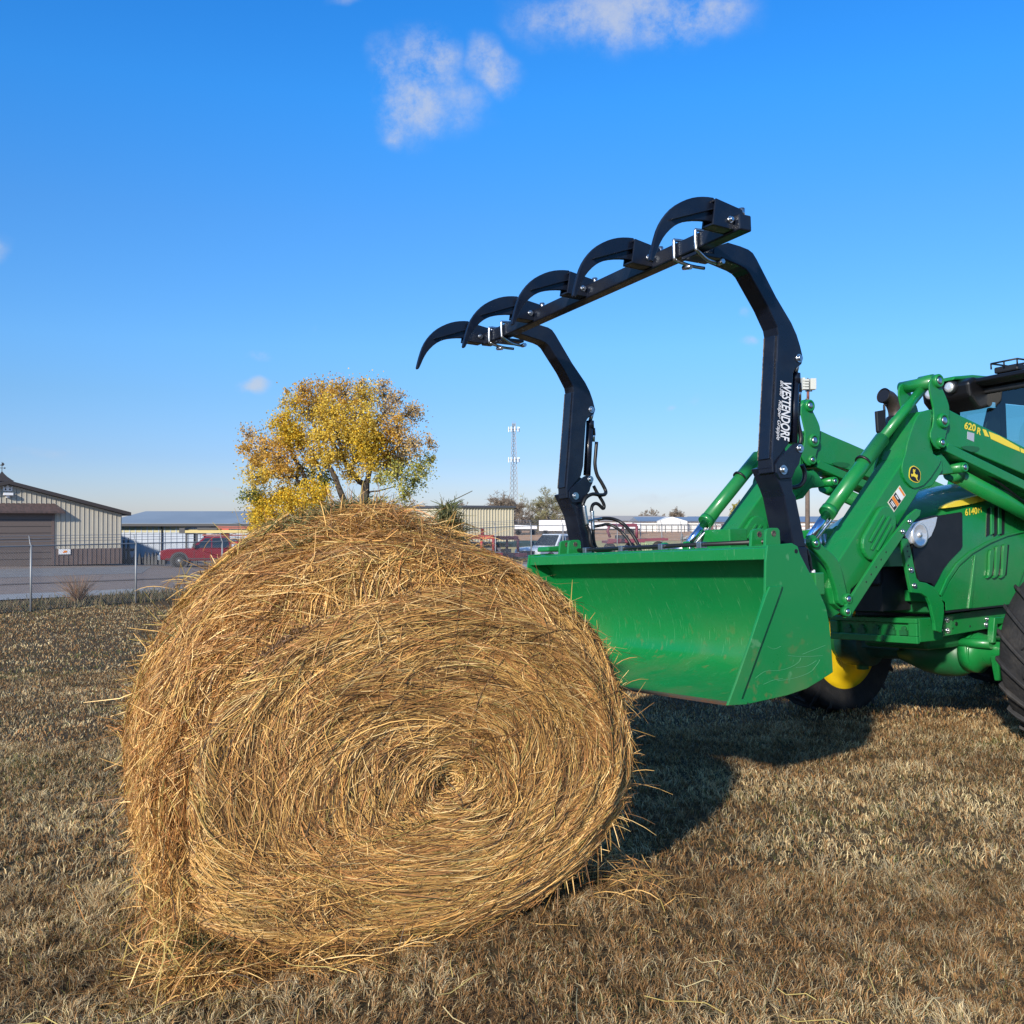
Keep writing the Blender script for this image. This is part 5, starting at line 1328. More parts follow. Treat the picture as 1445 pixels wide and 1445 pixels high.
hose('hose', 'q', [(340, 1085), (400, 1076), (480, 1085), (560, 1125), (630, 1200), (690, 1300), (715, 1375)], [yf + .05, yf + .05, yf + .06, yf + .1, yf + .18, yf + .24, yf + .28], .0125, arm_f)
hose('hose', 'q', [(235, 1140), (262, 1200), (272, 1290), (300, 1345), (350, 1365), (450, 1356)], [yf + .09] * 6, .014, arm_f)
hose('hose', 'q', [(295, 1185), (298, 1250), (310, 1310), (340, 1350), (420, 1352)], [yf + .05] * 5, .012, arm_f)
# hoses near arm
hose('hose', 'j', [(541, 365), (535, 480), (530, 560), (540, 650), (560, 740), (565, 800), (555, 850)], [.955] * 7, .0125, arm_n)
hose('hose', 'j', [(575, 1090), (605, 1170), (600, 1260), (560, 1320), (500, 1345), (440, 1345)], [.93] * 6, .013, arm_n)
hose('hose', 'f', [(770, 490), (800, 580), (810, 660), (840, 760), (855, 850)], [.95] * 5, .012, arm_n)
hose('hose_sleeve', 'f', [(825, 690), (838, 745)], [.955, .955], .017, arm_n, 'white')
# long steel pipes across the back of the bucket
w = MB()
for reg, p0_, p1_, y0_, y1_, r_ in (('i', (40, 148), (880, 122), -1.0, .95, .013), ('i', (60, 155), (880, 132), -1.0, .95, .011)):
    x0_, z0_ = xB - .01, zt1 + .035
    w.tube([(x0_, -1.0, z0_ + (.0 if r_ > .012 else .0)), (x0_ - (.0 if r_ > .012 else .04), 1.0, z0_)], r_, 8)
w.build_each('hydraulic_pipe', M['hose'], tractor)
w = MB()
for yy in (-.7, -.3, .1, .45): w.box(xB - .03, xB + .02, yy - .02, yy + .02, zt1 + .012, zt1 + .05)
w.build_each('pipe_clamp', M['steel'], tractor, bevel=.003)

# lettering on the near arm
def text_obj(txt, reg, p0_, p1_, y, size, m, parent, shear=0.0, bold=0.0, name='lettering', sx=1.0, width=None):
    """text reading from p0 to p1 on plane y; size = cap height"""
    cu_ = bpy.data.curves.new('t', 'FONT'); cu_.body = txt; cu_.size = 1; cu_.shear = shear; cu_.offset = bold; cu_.extrude = 0.0; cu_.align_x = 'LEFT'
    to = bpy.data.objects.new('t', cu_); col.objects.link(to)
    dg = bpy.context.evaluated_depsgraph_get(); me = bpy.data.meshes.new_from_object(to.evaluated_get(dg))
    bpy.data.objects.remove(to); me.name = name
    xs = [v_.co.x for v_ in me.vertices]; ys = [v_.co.y for v_ in me.vertices]; x0_, x1_, y0_, y1_ = min(xs), max(xs), min(ys), max(ys)
    a = Vector(Q(reg, [p0_], y)[0]); b = Vector(Q(reg, [p1_], y)[0]); u_ = (b - a); L_ = u_.length; u_.normalize(); 
    v2 = Vector((u_.y, -u_.x))                                        # up of the letters: seen from +y, x runs to the left
    s_ = L_ / (x1_ - x0_); h_ = size / (y1_ - y0_)
    for v_ in me.vertices:
        q = a + u_ * ((v_.co.x - x0_) * s_) + v2 * ((v_.co.y - y0_) * h_); v_.co = (q.x, y, q.y)
    me.materials.clear(); me.materials.append(M[m]); o = bpy.data.objects.new(name, me); col.objects.link(o); o.parent = parent; return o
def up_check(u_): return u_
RG['r'] = (1085, 530, 14.45)
text_obj('WESTENDORF', 'r', (283, 105), (235, 1305), YO + .0035, .070, 'white', arm_n, .12, .022)
text_obj('BR-360', 'r', (243, 95), (226, 405), YO + .0035, .022, 'white', arm_n, .2, .01)
text_obj('Reaper Grapple', 'r', (188, 490), (135, 1300), YO + .0035, .036, 'white', arm_n, .35, .008)

# ---- crossbar and tines
BX, BZ_ = 3.156, 3.042
def barz(y): return BZ_ + .0235 * (y - .08)
w = MB(); hb_ = .041
v = []
for y_ in (-1.225, 1.355):
    z_ = barz(y_)
    for a, b in ((-1, -1), (1, -1), (1, 1), (-1, 1)): v.append((BX + a * hb_, y_, z_ + b * hb_))
w.add(v, [(0, 1, 2, 3), (7, 6, 5, 4)] + [(i, (i + 1) % 4, 4 + (i + 1) % 4, 4 + i) for i in range(4)])
cross = w.build('grapple_crossbar', M['black'], tractor, bevel=.008)
for ya in (.965, .965 + DY):
    for dy in (-.085, .085):
        y_ = ya + dy; z_ = barz(y_); o_ = .054
        path = [(BX - o_, y_, z_ + o_ * .4), (BX - o_ * .8, y_, z_ + o_), (BX + o_ * .8, y_, z_ + o_), (BX + o_, y_, z_ + o_ * .8), (BX + o_, y_, z_ - o_ * .8), (BX + o_ * .75, y_, z_ - o_ * 1.05), (BX - .04, y_ - dy * .3, z_ - o_ * 1.5), (BX - .12, y_ - dy * .45, z_ - o_ * 1.6)]
        w = MB(); w.tube(smooth_path(path, 3), .0095, 8); w.build('u_bolt', M['steel'], cross)
    w = MB(); w.box(BX - .14, BX + .03, ya - .06, ya + .06, barz(ya) - .062, barz(ya) - .043); w.build('saddle_plate', M['black'], cross, bevel=.003)
    w = MB(); z_ = barz(ya) - .085; w.cyl((BX - .02, ya - .10, z_), (BX - .02, ya - .04, z_ - .01), .014, 6); w.cyl((BX - .13, ya + .05, z_), (BX - .13, ya + .09, z_), .014, 6); w.build_each('nut', M['steel'], cross)
YT = 1.275
tine = round_poly(Q('c', [(386, 432), (392, 395), (408, 322), (432, 240), (470, 175), (520, 122), (580, 88), (640, 70), (700, 67), (762, 76), (762, 222), (740, 214), (690, 204), (620, 203), (565, 213), (515, 240), (468, 290), (438, 345), (418, 400), (402, 438)], YT), .25)
brkt = Q('c', [(766, 73), (916, 140), (922, 165), (905, 172), (903, 240), (866, 254), (748, 224)], YT + .04)
ridge = Q('c', [(515, 188), (762, 128), (762, 136), (515, 198)], YT + .02)
tine_ys = [YT, None, None, None, None]
def ysolve(px, x, z):
    best = None
    for i in range(-190, 150):
        y_ = i / 100; p = MT @ Vector((x, y_, z)) + TO - CAMV; e_ = abs(CXP + FPX * p.x / p.y - px)
        if best is None or e_ < best[0]: best = (e_, y_)
    return best[1]
sx_, sz_ = Q('c', [(766, 76)], YT + .04)[0]
pxs = [820 + 308 / 4.014, 560 + 1040 / 4.25, 560 + 725 / 4.25, 560 + 430 / 4.25]
ty = [YT] + [ysolve(px, sx_, sz_) - .04 for px in pxs]
for y_ in ty:
    dz = .0235 * (y_ - YT); off = y_ - YT
    w = MB(); w.prism(offs(tine, 0, dz), y_ - .011, y_ + .011); t_ = w.build('grapple_tine', M['black'], cross if False else tractor, bevel=.004)
    w = MB(); w.prism(offs(ridge, 0, dz), y_ + .0115, y_ + .03); w.prism(offs(ridge, 0, dz), y_ - .03, y_ - .0115); w.build_each('tine_rib', M['black'], t_, bevel=.003)
    w = MB(); bp = offs(brkt, 0, dz)
    w.prism(bp, y_ + .030, y_ + .042); w.prism(bp, y_ - .042, y_ - .030)
    top2 = [bp[0], bp[1], (bp[1][0], bp[1][1] - .012), (bp[0][0], bp[0][1] - .012)]; w.prism(top2, y_ - .0295, y_ + .0295)
    w.prism([bp[6], bp[5], (bp[5][0], bp[5][1] + .012), (bp[6][0], bp[6][1] + .012)], y_ - .0295, y_ + .0295)
    w.build('tine_socket', M['black'], t_, bevel=.003)
    x_, z_ = Q('c', [(845, 197)], YT + .04)[0]; bolt('bolt', x_, z_ + dz, y_ + .044, t_, .017, ln=.014)
    x_, z_ = Q('c', [(912, 146)], YT)[0]; w = MB(); w.cyl((x_, y_, z_ + dz - .03), (x_, y_, z_ + dz + .012), .017, 8); w.build('bolt', M['steel'], t_)
    x_, z_ = Q('c', [(875, 215)], YT + .04)[0]; w = MB(); w.tube([(x_, y_ + .043, z_ + dz + .028), (x_, y_ + .044, z_ + dz - .028)], .006, 5); w.build('weld_bead', M['weld'], t_)

# ---- loader arms
AO, AI = .66, .46
ADY = -1.12
boom_side = Q('p', [(1317, 577), (1298, 604), (1281, 633), (1277.9, 645), (1181.4, 794), (1175, 830), (1177, 852), (1186, 860), (1197, 856), (1201, 832), (1212, 822), (1267, 740), (1298, 692), (1316, 686), (1331, 664), (1331, 648), (1318, 640), (1312, 615)], AO)
elbow = Q('g', [(545, 548), (480, 552), (400, 590), (350, 700), (290, 880), (272, 985), (245, 1060), (232, 1150), (260, 1250), (330, 1325), (370, 1335), (480, 1290), (640, 1050), (600, 1040), (540, 1000), (505, 900)], AO + .014)
tower = Q('g', [(548, 900), (512, 800), (550, 700), (556, 560), (530, 440), (508, 330), (520, 252), (556, 226), (598, 222), (626, 250), (630, 320), (668, 400), (700, 480), (712, 545), (700, 700), (668, 820), (650, 920), (600, 952)], AO + .028)
ru0, ru1 = Q('g', [(700, 545), (830, 612), (1000, 692), (1445, 918)], AO), None
top_edge = Q('g', [(640, 555), (705, 548), (820, 608), (1000, 694), (1445, 918)], AO); bot_edge = Q('g', [(1445, 1190), (960, 985), (700, 905), (600, 945), (540, 900), (520, 800), (560, 700)], AO)
dvt = (Vector(top_edge[-1]) - Vector(top_edge[-2])).normalized(); dvb = dvt
rear = top_edge + [tuple(Vector(top_edge[-1]) + dvt * 1.05), tuple(Vector(bot_edge[0]) + dvt * 1.05)] + bot_edge
beam2 = Q('g', [(655, 960), (700, 880), (740, 905), (1445, 1262), (1445, 1352), (900, 1080)], AO + .01)
beam2 = beam2[:3] + [tuple(Vector(beam2[3]) + dvt * .8), tuple(Vector(beam2[4]) + dvt * .8)] + beam2[5:]
cover_c = (Vector(Q('a', [(612, 1070)], AO)[0]), Vector(Q('a', [(532, 1212)], AO)[0]))
def stadium(c0, c1, r, n=10):
    d = (c1 - c0).normalized(); a0 = math.atan2(d.y, d.x); out = []
    for i in range(n + 1): t = a0 - math.pi / 2 + math.pi * i / n; out.append((c1.x + r * math.cos(t), c1.y + r * math.sin(t)))
    for i in range(n + 1): t = a0 + math.pi / 2 + math.pi * i / n; out.append((c0.x + r * math.cos(t), c0.y + r * math.sin(t)))
    return out
def loader(dy, near):
    w = MB(); w.prism(boom_side, AI + dy, AO + dy); arm = w.build('loader_arm', M['green'], tractor, bevel=.008)
    w = MB(); w.prism(round_poly(elbow), AO + dy, AO + dy + .014); w.prism(round_poly(elbow), AI + dy - .014, AI + dy); w.build_each('elbow_plate', M['green'], arm, bevel=.004)
    w = MB(); w.prism(round_poly(tower), AO + dy + .014, AO + dy + .028); w.prism(round_poly(tower), AI + dy - .028, AI + dy - .014); w.build_each('knee_plate', M['green'], arm, bevel=.005)
    w = MB(); w.prism(rear, AI + dy + .02, AO + dy - .0); w.build('rear_boom', M['green'], arm, bevel=.008)
    w = MB(); w.prism(beam2, AI + dy + .06, AO + dy + .012); w.build('link_beam', M['green'], arm, bevel=.006)
    w = MB(); c0_ = Q('g', [(870, 905)], AO + .001)[0]
    w.prism(round_poly(Q('g', [(800, 925), (880, 905), (1020, 925), (955, 985)], AO)), AO + dy, AO + dy + .004); w.build('boom_recess', M['green_dull'], arm)
    w = MB(); w.prism(stadium(*cover_c, .098), AO + dy, AO + dy + .03); cv = w.build('oval_cover', M['green'], arm, bevel=.012, seg=3)
    d_ = (cover_c[1] - cover_c[0]).normalized(); nn_ = Vector((-d_.y, d_.x)); w = MB()
    for k_ in (-.042, 0, .042): w.prism(stadium(cover_c[0] + nn_ * k_ - d_ * (.03 if k_ == 0 else .0), cover_c[1] + nn_ * k_ + d_ * (.03 if k_ == 0 else .0), .010, 5), AO + dy + .030, AO + dy + .040)
    w.build_each('cover_rib', M['green'], cv, bevel=.004)
    for p_, r_ in (((592, 265), .047), ((640, 662), .052), ((620, 880), .036)):
        x_, z_ = Q('g', [p_], AO + .028)[0]; pin('pivot_pin', x_, z_, AO + dy + .03, arm, r_)
    x_, z_ = Q('g', [(592, 265)], AO + .03)[0]
    w = MB(); w.cyl((x_, AI + dy - .06, z_), (x_, AO + dy + .028, z_), .043, 20); w.build('pin_boss', M['green'], arm)
    x_, z_ = Q('f', [(1105, 955)], AO)[0]
    lnk = round_poly(Q('f', [(785, 390), (800, 362), (832, 360), (868, 400), (890, 440), (1000, 535), (1060, 610), (1092, 710), (1128, 880), (1146, 950), (1130, 1000), (1090, 1020), (1052, 985), (1040, 900), (1002, 770), (962, 655), (880, 550), (810, 490), (785, 440)], AO + .02), .2)
    w = MB(); w.prism(lnk, AO + dy + .002, AO + dy + .035); w.prism(lnk, AI + dy - .035, AI + dy - .002); w.build_each('dump_link', M['green'], arm, bevel=.006)
    pin('pivot_pin', x_, z_, AO + dy + .038, arm, .036)
    x1_, z1_ = Q('f', [(828, 437)], AO + .02)[0]; pin('pivot_pin', x1_, z1_, AO + dy + .038, arm, .030)
    w = MB(); w.cyl((x1_, AI + dy, z1_), (x1_, AO + dy, z1_), .03, 14); w.cyl((x_, AI + dy, z_), (x_, AO + dy, z_), .04, 14); w.build_each('pin_shaft', M['steel'], arm)
    # dump cylinder
    yc = (AO + AI) / 2; A_ = Q('p', [(1309, 540)], yc)[0]; B_ = Q('p', [(1245, 619)], yc)[0]; C_ = Q('p', [(1168, 723)], yc)[0]; D_ = Q('p', [(1142, 760)], yc)[0]; E_ = Q('p', [(1218, 652)], yc)[0]
    w = MB(); V3 = lambda p_: Vector((p_[0], yc + dy, p_[1]))
    a_, b_ = V3(A_), V3(C_); dd_ = (b_ - a_); bb = V3(B_)
    w.cyl(a_, bb, .033, 20); w.cyl(bb, V3(C_), .049, 24); w.cyl(V3(C_) - dd_.normalized() * .03, V3(C_) + dd_.normalized() * .012, .054, 24)
    cyl_ = w.build('dump_cylinder', M['green'], arm)
    w = MB(); w.cyl(a_ + Vector((0, -.05, 0)), a_ + Vector((0, .05, 0)), .052, 18); w.build('cylinder_eye', M['green'], cyl_)
    w = MB(); m_ = V3(E_); u_ = dd_.normalized(); w.cyl(m_ + u_ * -.006, m_ + u_ * .008, .0525, 24); w.build('hose_band', M['hose'], cyl_)
    w = MB(); w.cyl(V3(C_), V3(D_), .026, 18); w.build('cylinder_rod', M['chrome'], arm)
    off_ = Vector((-.055, .0, -.02)); w = MB(); w.tube([m_ + off_ + u_ * -.1, m_ + off_ + u_ * .25, V3(C_) + off_ * 1.1, V3(D_) + off_ * .8], .010, 7); w.build('feed_pipe', M['steel'], arm)
    # lift cylinder under the rear boom
    P0_ = Q('g', [(845, 1125)], AO)[0]; pin('pivot_pin', P0_[0], P0_[1], AO + dy, arm, .034)
    w = MB(); w.cyl((P0_[0], AI + dy - .02, P0_[1]), (P0_[0], AO + dy, P0_[1]), .036, 16); w.build('pin_boss', M['green'], arm)
    a_ = Vector((P0_[0] - .02, yc + dy, P0_[1] - .03)); q1 = Q('p', [(1445, 722)], yc)[0]; b_ = Vector((q1[0], yc + dy, q1[1])); b_ = b_ + (b_ - a_).normalized() * .9
    w = MB(); w.cyl(a_, b_, .056, 24); w.cyl(a_ - (b_ - a_).normalized() * .02, a_ + (b_ - a_).normalized() * .06, .060, 24); w.build('lift_cylinder', M['green'], arm)
    w = MB(); w.tube([a_ + Vector((-.05, .06, .10)), a_ + Vector((-.3, .06, -.0)), a_ + Vector((-.9, .06, -.28))], .011, 7); w.build('hose', M['hose'], arm)
    w = MB(); w.prism(round_poly(Q('g', [(600, 950), (690, 1060), (760, 1180), (700, 1190), (600, 1200), (520, 1290), (480, 1280)], AO - .02)), AI + dy + .02, AO + dy - .02); w.build('cylinder_bracket', M['green'], arm, bevel=.006)
    # coupler plates behind the bucket
    cp = round_poly(Q('f', [(780, 480), (850, 540), (962, 680), (1005, 860), (1040, 1010), (1086, 1078), (1050, 1100), (975, 1140), (900, 960), (820, 760), (790, 640)], AO - .05), .15)
    w = MB(); w.prism(cp, AO + dy - .065, AO + dy - .045); w.prism(cp, AI + dy + .045, AI + dy + .065); w.build_each('coupler_plate', M['green'], arm, bevel=.005)
    # parking stand
    st = Q('p', [(1190, 858), (1195, 848), (1240, 779), (1281, 727), (1292, 718), (1298, 720), (1296, 728), (1287, 737), (1240, 805), (1203, 862), (1199, 872), (1191, 872)], AO + .045)
    w = MB(); w.prism(st, AO + dy + .036, AO + dy + .056); so = w.build('parking_stand', M['green'], arm, bevel=.004)
    for p_ in ((1283, 736), (1273, 750)):
        x2, z2 = Q('p', [p_], AO + .056)[0]; bolt('bolt', x2, z2, AO + dy + .058, so, .016, 'steel')
    w = MB()
    for i_ in range(5): x2, z2 = Q('p', [(1222 + i_ * 7, 821 - i_ * 10.5)], AO + .056)[0]; w.cyl((x2, AO + dy + .05, z2), (x2, AO + dy + .0575, z2), .006, 8)
    w.build_each('stand_hole', M['decal_black'], so)
    x2, z2 = Q('f', [(1138, 1070)], AO + .056)[0]; pin('pivot_pin', x2, z2, AO + dy + .058, so, .032)
    return arm
ln_ = loader(0.0, True); lf_ = loader(ADY, False)
x_, z_ = Q('f', [(1000, 370)], 0)[0]
w = MB(); w.bar((x_, -.62, z_ - .02), (x_, .50, z_ - .02), .16, .14); w.build('torque_tube', M['green'], tractor, bevel=.012)
x_, z_ = Q('f', [(180, 380)], -.3)[0]; w = MB(); w.box(x_ - .05, x_ + .12, -.60, -.30, z_ - .1, z_ + .06); w.build('coupler_block', M['green'], tractor, bevel=.008)
w = MB(); x_, z_ = Q('f', [(930, 450)], .40)[0]
for dx in (-.02, .02): w.tube([(x_ + dx, .40, z_ + .07), (x_ + dx, .405, z_ - .04)], .011, 8)
w.build_each('coupler_spring', M['steel'], tractor)
# decals on the near arm
text_obj('620', 'g', (855, 740), (968, 770), AO + .0025, .052, 'decal_yellow', ln_, .1, .03)
text_obj('R', 'g', (978, 790), (1018, 806), AO + .0025, .050, 'decal_yellow', ln_, .1, .03)
w = MB(); w.prism(Q('g', [(1035, 742), (1068, 752), (1100, 822), (1060, 812)], AO), AO, AO + .002); w.prism(Q('g', [(1098, 768), (1200, 808), (1400, 925), (1405, 968), (1270, 912), (1120, 842)], AO), AO, AO + .002)
w.prism(Q('g', [(1412, 932), (1600, 1012), (1600, 1052), (1418, 974)], AO), AO, AO + .002); w.build('yellow_stripe', M['decal_yellow'], ln_)
w = MB(); w.prism(Q('g', [(885, 768), (952, 786), (948, 870), (882, 842)], AO), AO, AO + .002); w.build('paper_label', mat('grey_label', (.38, .42, .50), .6), ln_)
w = MB(); w.prism(Q('f', [(905, 965), (945, 940), (985, 1050), (958, 1072)], AO + .037), AO - .044, AO - .040); w.build('paper_label', M['white'], ln_)
# round-cornered emblem: black shield with yellow rim and a leaping deer
shield = Q('g', [(330, 1112), (352, 1106), (398, 1138), (418, 1180), (416, 1240), (404, 1268), (388, 1278), (350, 1272), (318, 1252), (300, 1222), (304, 1160), (314, 1126)], AO + .015)
w = MB(); w.prism(round_poly(shield, .2), AO + .0142, AO + .0165); sh_ = w.build('deer_emblem', M['decal_yellow'], ln_)
w = MB(); w.prism(round_poly(shrink(shield, .90), .2), AO + .0166, AO + .0185); w.build('emblem_field', M['decal_black'], sh_)
RG['s'] = (1270, 640, 24.08)
deer = Q('s', [(440, 535), (478, 528), (478, 560), (505, 545), (530, 530), (525, 560), (512, 575), (532, 600), (520, 612), (500, 612), (500, 650), (520, 690), (570, 730), (590, 712), (602, 735), (600, 800), (580, 830), (600, 890), (632, 935), (612, 940), (570, 890), (548, 830), (520, 800), (480, 785), (430, 760), (415, 790), (400, 780), (392, 735), (380, 700), (400, 688), (430, 705), (455, 690), (465, 650), (462, 610), (440, 600), (445, 580), (470, 580), (455, 560)], AO + .019)
w = MB(); w.prism(deer, AO + .0186, AO + .0200); w.build('leaping_deer', M['decal_yellow'], sh_)
wd_ = Q('h', [(208, 36), (268, 132), (150, 302), (86, 206)], AO)
def wlerp(u_, v_):
    a, b, c, d = [Vector(p) for p in wd_]; return tuple((a * (1 - u_) + b * u_) * (1 - v_) + (d * (1 - u_) + c * u_) * v_)
def wrect(u0, u1, v0, v1): return [wlerp(u0, v0), wlerp(u1, v0), wlerp(u1, v1), wlerp(u0, v1)]
w = MB(); w.prism(wrect(0, 1, 0, 1), AO, AO + .0018); wl_ = w.build('warning_label', mat('pale_label', (.62, .60, .50), .6), ln_)
w = MB(); w.prism(wrect(.08, .92, .04, .12), AO + .0018, AO + .0028); w.prism(wrect(.05, .95, .56, .70), AO + .0018, AO + .0028); w.build_each('orange_band', M['decal_orange'], wl_)
w = MB(); w.prism(wrect(.06, .94, .15, .36), AO + .0018, AO + .0028); w.build('white_panel', M['white'], wl_)
w = MB(); w.prism(wrect(.06, .94, .38, .54), AO + .0018, AO + .0028); w.prism(wrect(.06, .94, .72, .94), AO + .0018, AO + .0028); w.build_each('black_panel', M['decal_black'], wl_)
w = MB(); w.prism(wrect(.2, .62, .43, .48), AO + .0028, AO + .0035); w.prism(wrect(.2, .75, .77, .82), AO + .0028, AO + .0035); w.prism(wrect(.2, .7, .85, .89), AO + .0028, AO + .0035); w.build_each('label_figure', M['white'], wl_)

# ---- hood, grille, lights
HY = .44
hood = MB()
def hsec(x):
    t = (0.92 - x) / 2.4; t = max(0, t)
    wv = .29 + .15 * min(1, max(0, (.95 - x) / .42)) ** .7; wv = min(wv, HY)
    zt_ = 1.63 + .43 * (1 - math.exp(-t * 2.6)); zc_ = zt_ - .16 - .03 * t
    zb_ = 1.33 if x > .72 else (1.02 + (x - .40) * .95 if x > .40 else 1.01)
    return wv, zt_, zc_, zb_
xs = [.93, .90, .84, .76, .66, .54, .42, .36, .20, .0, -.25, -.5, -.8, -1.1, -1.35]
rows = []
for x in xs:
    wv, zt_, zc_, zb_ = hsec(x); r_ = []
    for y_, z_ in ((wv, zb_), (wv, (zb_ + zc_) / 2), (wv, zc_ - .02), (wv - .012, zc_ + .015), (wv - .07, zt_ - .075), (wv - .19, zt_ - .02), (.08, zt_), (-.08, zt_), (-wv + .19, zt_ - .02), (-wv + .07, zt_ - .075), (-wv + .012, zc_ + .015), (-wv, zc_ - .02), (-wv, (zb_ + zc_) / 2), (-wv, zb_)): r_.append((x, y_, z_))
    rows.append(r_)
k_ = len(rows[0]); hv = [p for r_ in rows for p in r_]
hood.add(hv, [(i * k_ + j, i * k_ + j + 1, (i + 1) * k_ + j + 1, (i + 1) * k_ + j) for i in range(len(xs) - 1) for j in range(k_ - 1)], 0, True)
hood.add(rows[0], [list(range(k_))]); hood.add(rows[-1], [list(range(k_))[::-1]])
hd = hood.build('hood', M['green'], tractor, bevel=.01)
w = MB(); w.box(.40, .90, -.27, .27, 1.02, 1.36); w.box(-1.3, .5, -.30, .30, .95, 1.03); w.build('radiator_core', M['blackmat'], tractor)
screen = Q('h', [(560, 350), (600, 338), (822, 300), (832, 320), (832, 640), (815, 672), (700, 790), (640, 870), (580, 985), (548, 1035), (520, 1010), (400, 985), (360, 860), (330, 620), (440, 612), (520, 540)], HY + .006)
w = MB(); w.prism(screen, HY - .05, HY + .008); sc_ = w.build('side_screen', M['blackmat'], hd, bevel=.003)
w = MB(); w.box(.86, .94, -.27, .27, 1.2, 1.58); w.build('front_grille', M['blackmat'], hd, bevel=.02)
# headlight wrapping the front corner
hl = Q('h', [(235, 440), (330, 405), (582, 345), (562, 440), (520, 540), (470, 590), (430, 615), (318, 615), (262, 560)], HY + .012)
w = MB(); w.prism(shrink(hl, 1.10), HY - .04, HY + .010); hb2 = w.build('headlight_bezel', M['blackmat'], hd, bevel=.006)
w = MB(); w.prism(hl, HY - .02, HY + .018); hll = w.build('headlight', M['lens'], hd, bevel=.008, seg=3)
x_, z_ = Q('h', [(402, 528)], HY + .02)[0]
w = MB(); w.lathe_y(x_, z_, [(.0, HY + .020), (.03, HY + .024), (.05, HY + .022), (.070, HY + .030), (.084, HY + .030), (.088, HY + .016)], 24); w.lathe_y(x_, z_, [(0, HY + .034), (.018, HY + .032), (.02, HY + .01)], 14); w.build('lamp_bowl', M['lens'], hll)
w = MB(); w.prism([(-p[0] + 0, p[1]) if False else p for p in hl], -HY - .018, -HY + .02); w.build('headlight', M['lens'], hd, bevel=.008)
ys_ = Q('h', [(638, 262), (660, 238), (760, 190), (900, 152), (1010, 128), (1082, 178), (900, 220), (760, 246)], HY - .02)
w = MB(); w.prism(ys_, HY - .06, HY + .004); yo_ = w.build('yellow_stripe', M['decal_yellow'], hd)
text_obj('6140', 'h', (862, 338), (985, 318), HY + .0045, .050, 'decal_yellow', hd, .1, .03)
text_obj('M', 'h', (992, 312), (1028, 302), HY + .0045, .042, 'decal_yellow', hd, .1, .0)
# side panel with its pressed ridge, slats and edge strip
rid = Q('h', [(590, 1120), (660, 960), (760, 810), (900, 690), (1080, 590), (1250, 520), (1445, 480), (1445, 500), (1260, 545), (1100, 612), (920, 715), (790, 830), (690, 980), (610, 1140)], HY)
w = MB(); w.prism(rid, HY, HY + .014); w.build('panel_ridge', M['green'], hd, bevel=.005)
w = MB(); w.prism(Q('h', [(600, 1160), (700, 990), (800, 845), (932, 735), (920, 900), (890, 1255), (660, 1280), (655, 1200)], HY), HY, HY + .006); w.build('corner_panel', M['green'], hd, bevel=.002)
w = MB(); w.prism(Q('h', [(938, 728), (948, 730), (930, 1000), (905, 1255), (872, 1258), (905, 1000)], HY), HY + .004, HY + .016); w.build('panel_edge', M['green'], hd, bevel=.003)
w = MB()
for a, b in ((1075, 250), (1150, 240), (1222, 235)): w.prism(Q('h', [(a, b + 20), (a + 28, b), (a + 20, 525), (a - 12, 545)], HY), HY, HY + .006)
for a, b in ((1100, 660), (1162, 640), (1228, 625)): w.prism(Q('h', [(a + 38, b + 5), (a + 62, b - 2), (a + 36, 925), (a + 8, 935)], HY), HY, HY + .006)
w.build_each('vent_slot', M['decal_black'], hd)
w = MB()
for a, b in ((1078, 690), (1142, 655), (1210, 640)): w.prism(round_poly(Q('h', [(a, b), (a + 40, b - 28), (a + 46, b - 10), (a + 22, 920), (a + 2, 945), (a - 32, 962), (a - 6, 920)], HY), .2), HY + .004, HY + .022)
for a in (1100, 1175): w.prism(Q('h', [(a, 250), (a + 30, 246), (a + 30, 515), (a, 528)], HY), HY + .004, HY + .016)
w.build_each('vent_louvre', M['green'], hd, bevel=.004)
w = MB(); w.prism(Q('h', [(1440, 870), (1452, 870), (1330, 1195), (1320, 1192)], HY), HY, HY + .006); w.build('panel_seam', M['green_dull'], hd)
w = MB(); w.prism(Q('h', [(650, 1285), (1445, 1198), (1800, 1160), (1800, 1178), (1445, 1216), (660, 1302)], HY), HY - .25, HY + .004); w.build('lower_seal', M['blackmat'], hd)
# front guard bracket
gb = Q('h', [(225, 560), (300, 566), (332, 700), (370, 900), (382, 955), (412, 992), (480, 1005), (545, 1040), (600, 1110), (652, 1210), (655, 1300), (628, 1500), (566, 1480), (560, 1400), (520, 1220), (490, 1150), (430, 1110), (330, 1100), (300, 950), (270, 780)], HY + .08)
w = MB(); w.prism(gb, HY + .05, HY + .075); gbo = w.build('guard_bracket', M['green'], tractor, bevel=.004)
for p_ in ((322, 876), (354, 1032)): x2, z2 = Q('h', [p_], HY + .08)[0]; bolt('bolt', x2, z2, HY + .077, gbo, .019)
w = MB()
for p_ in ((290, 690), (308, 742), (298, 830), (296, 640)): x2, z2 = Q('h', [p_], HY + .08)[0]; w.cyl((x2, HY + .07, z2), (x2, HY + .0765, z2), .007, 8)
w.build_each('bolt_hole', M['decal_black'], gbo)
w = MB(); x_, z_ = Q('h', [(150, 1030)], .2)[0]; w.box(.62, .66, -.42, .50, 1.08, 1.16); w.build('guard_bar', M['green'], tractor, bevel=.008)
w = MB(); w.box(.50, .60, -.40, .42, 1.0, 1.10); w.box(.46, .56, -.38, .40, .99, 1.02); w.build('front_support', M['green_dull'], tractor, bevel=.01)
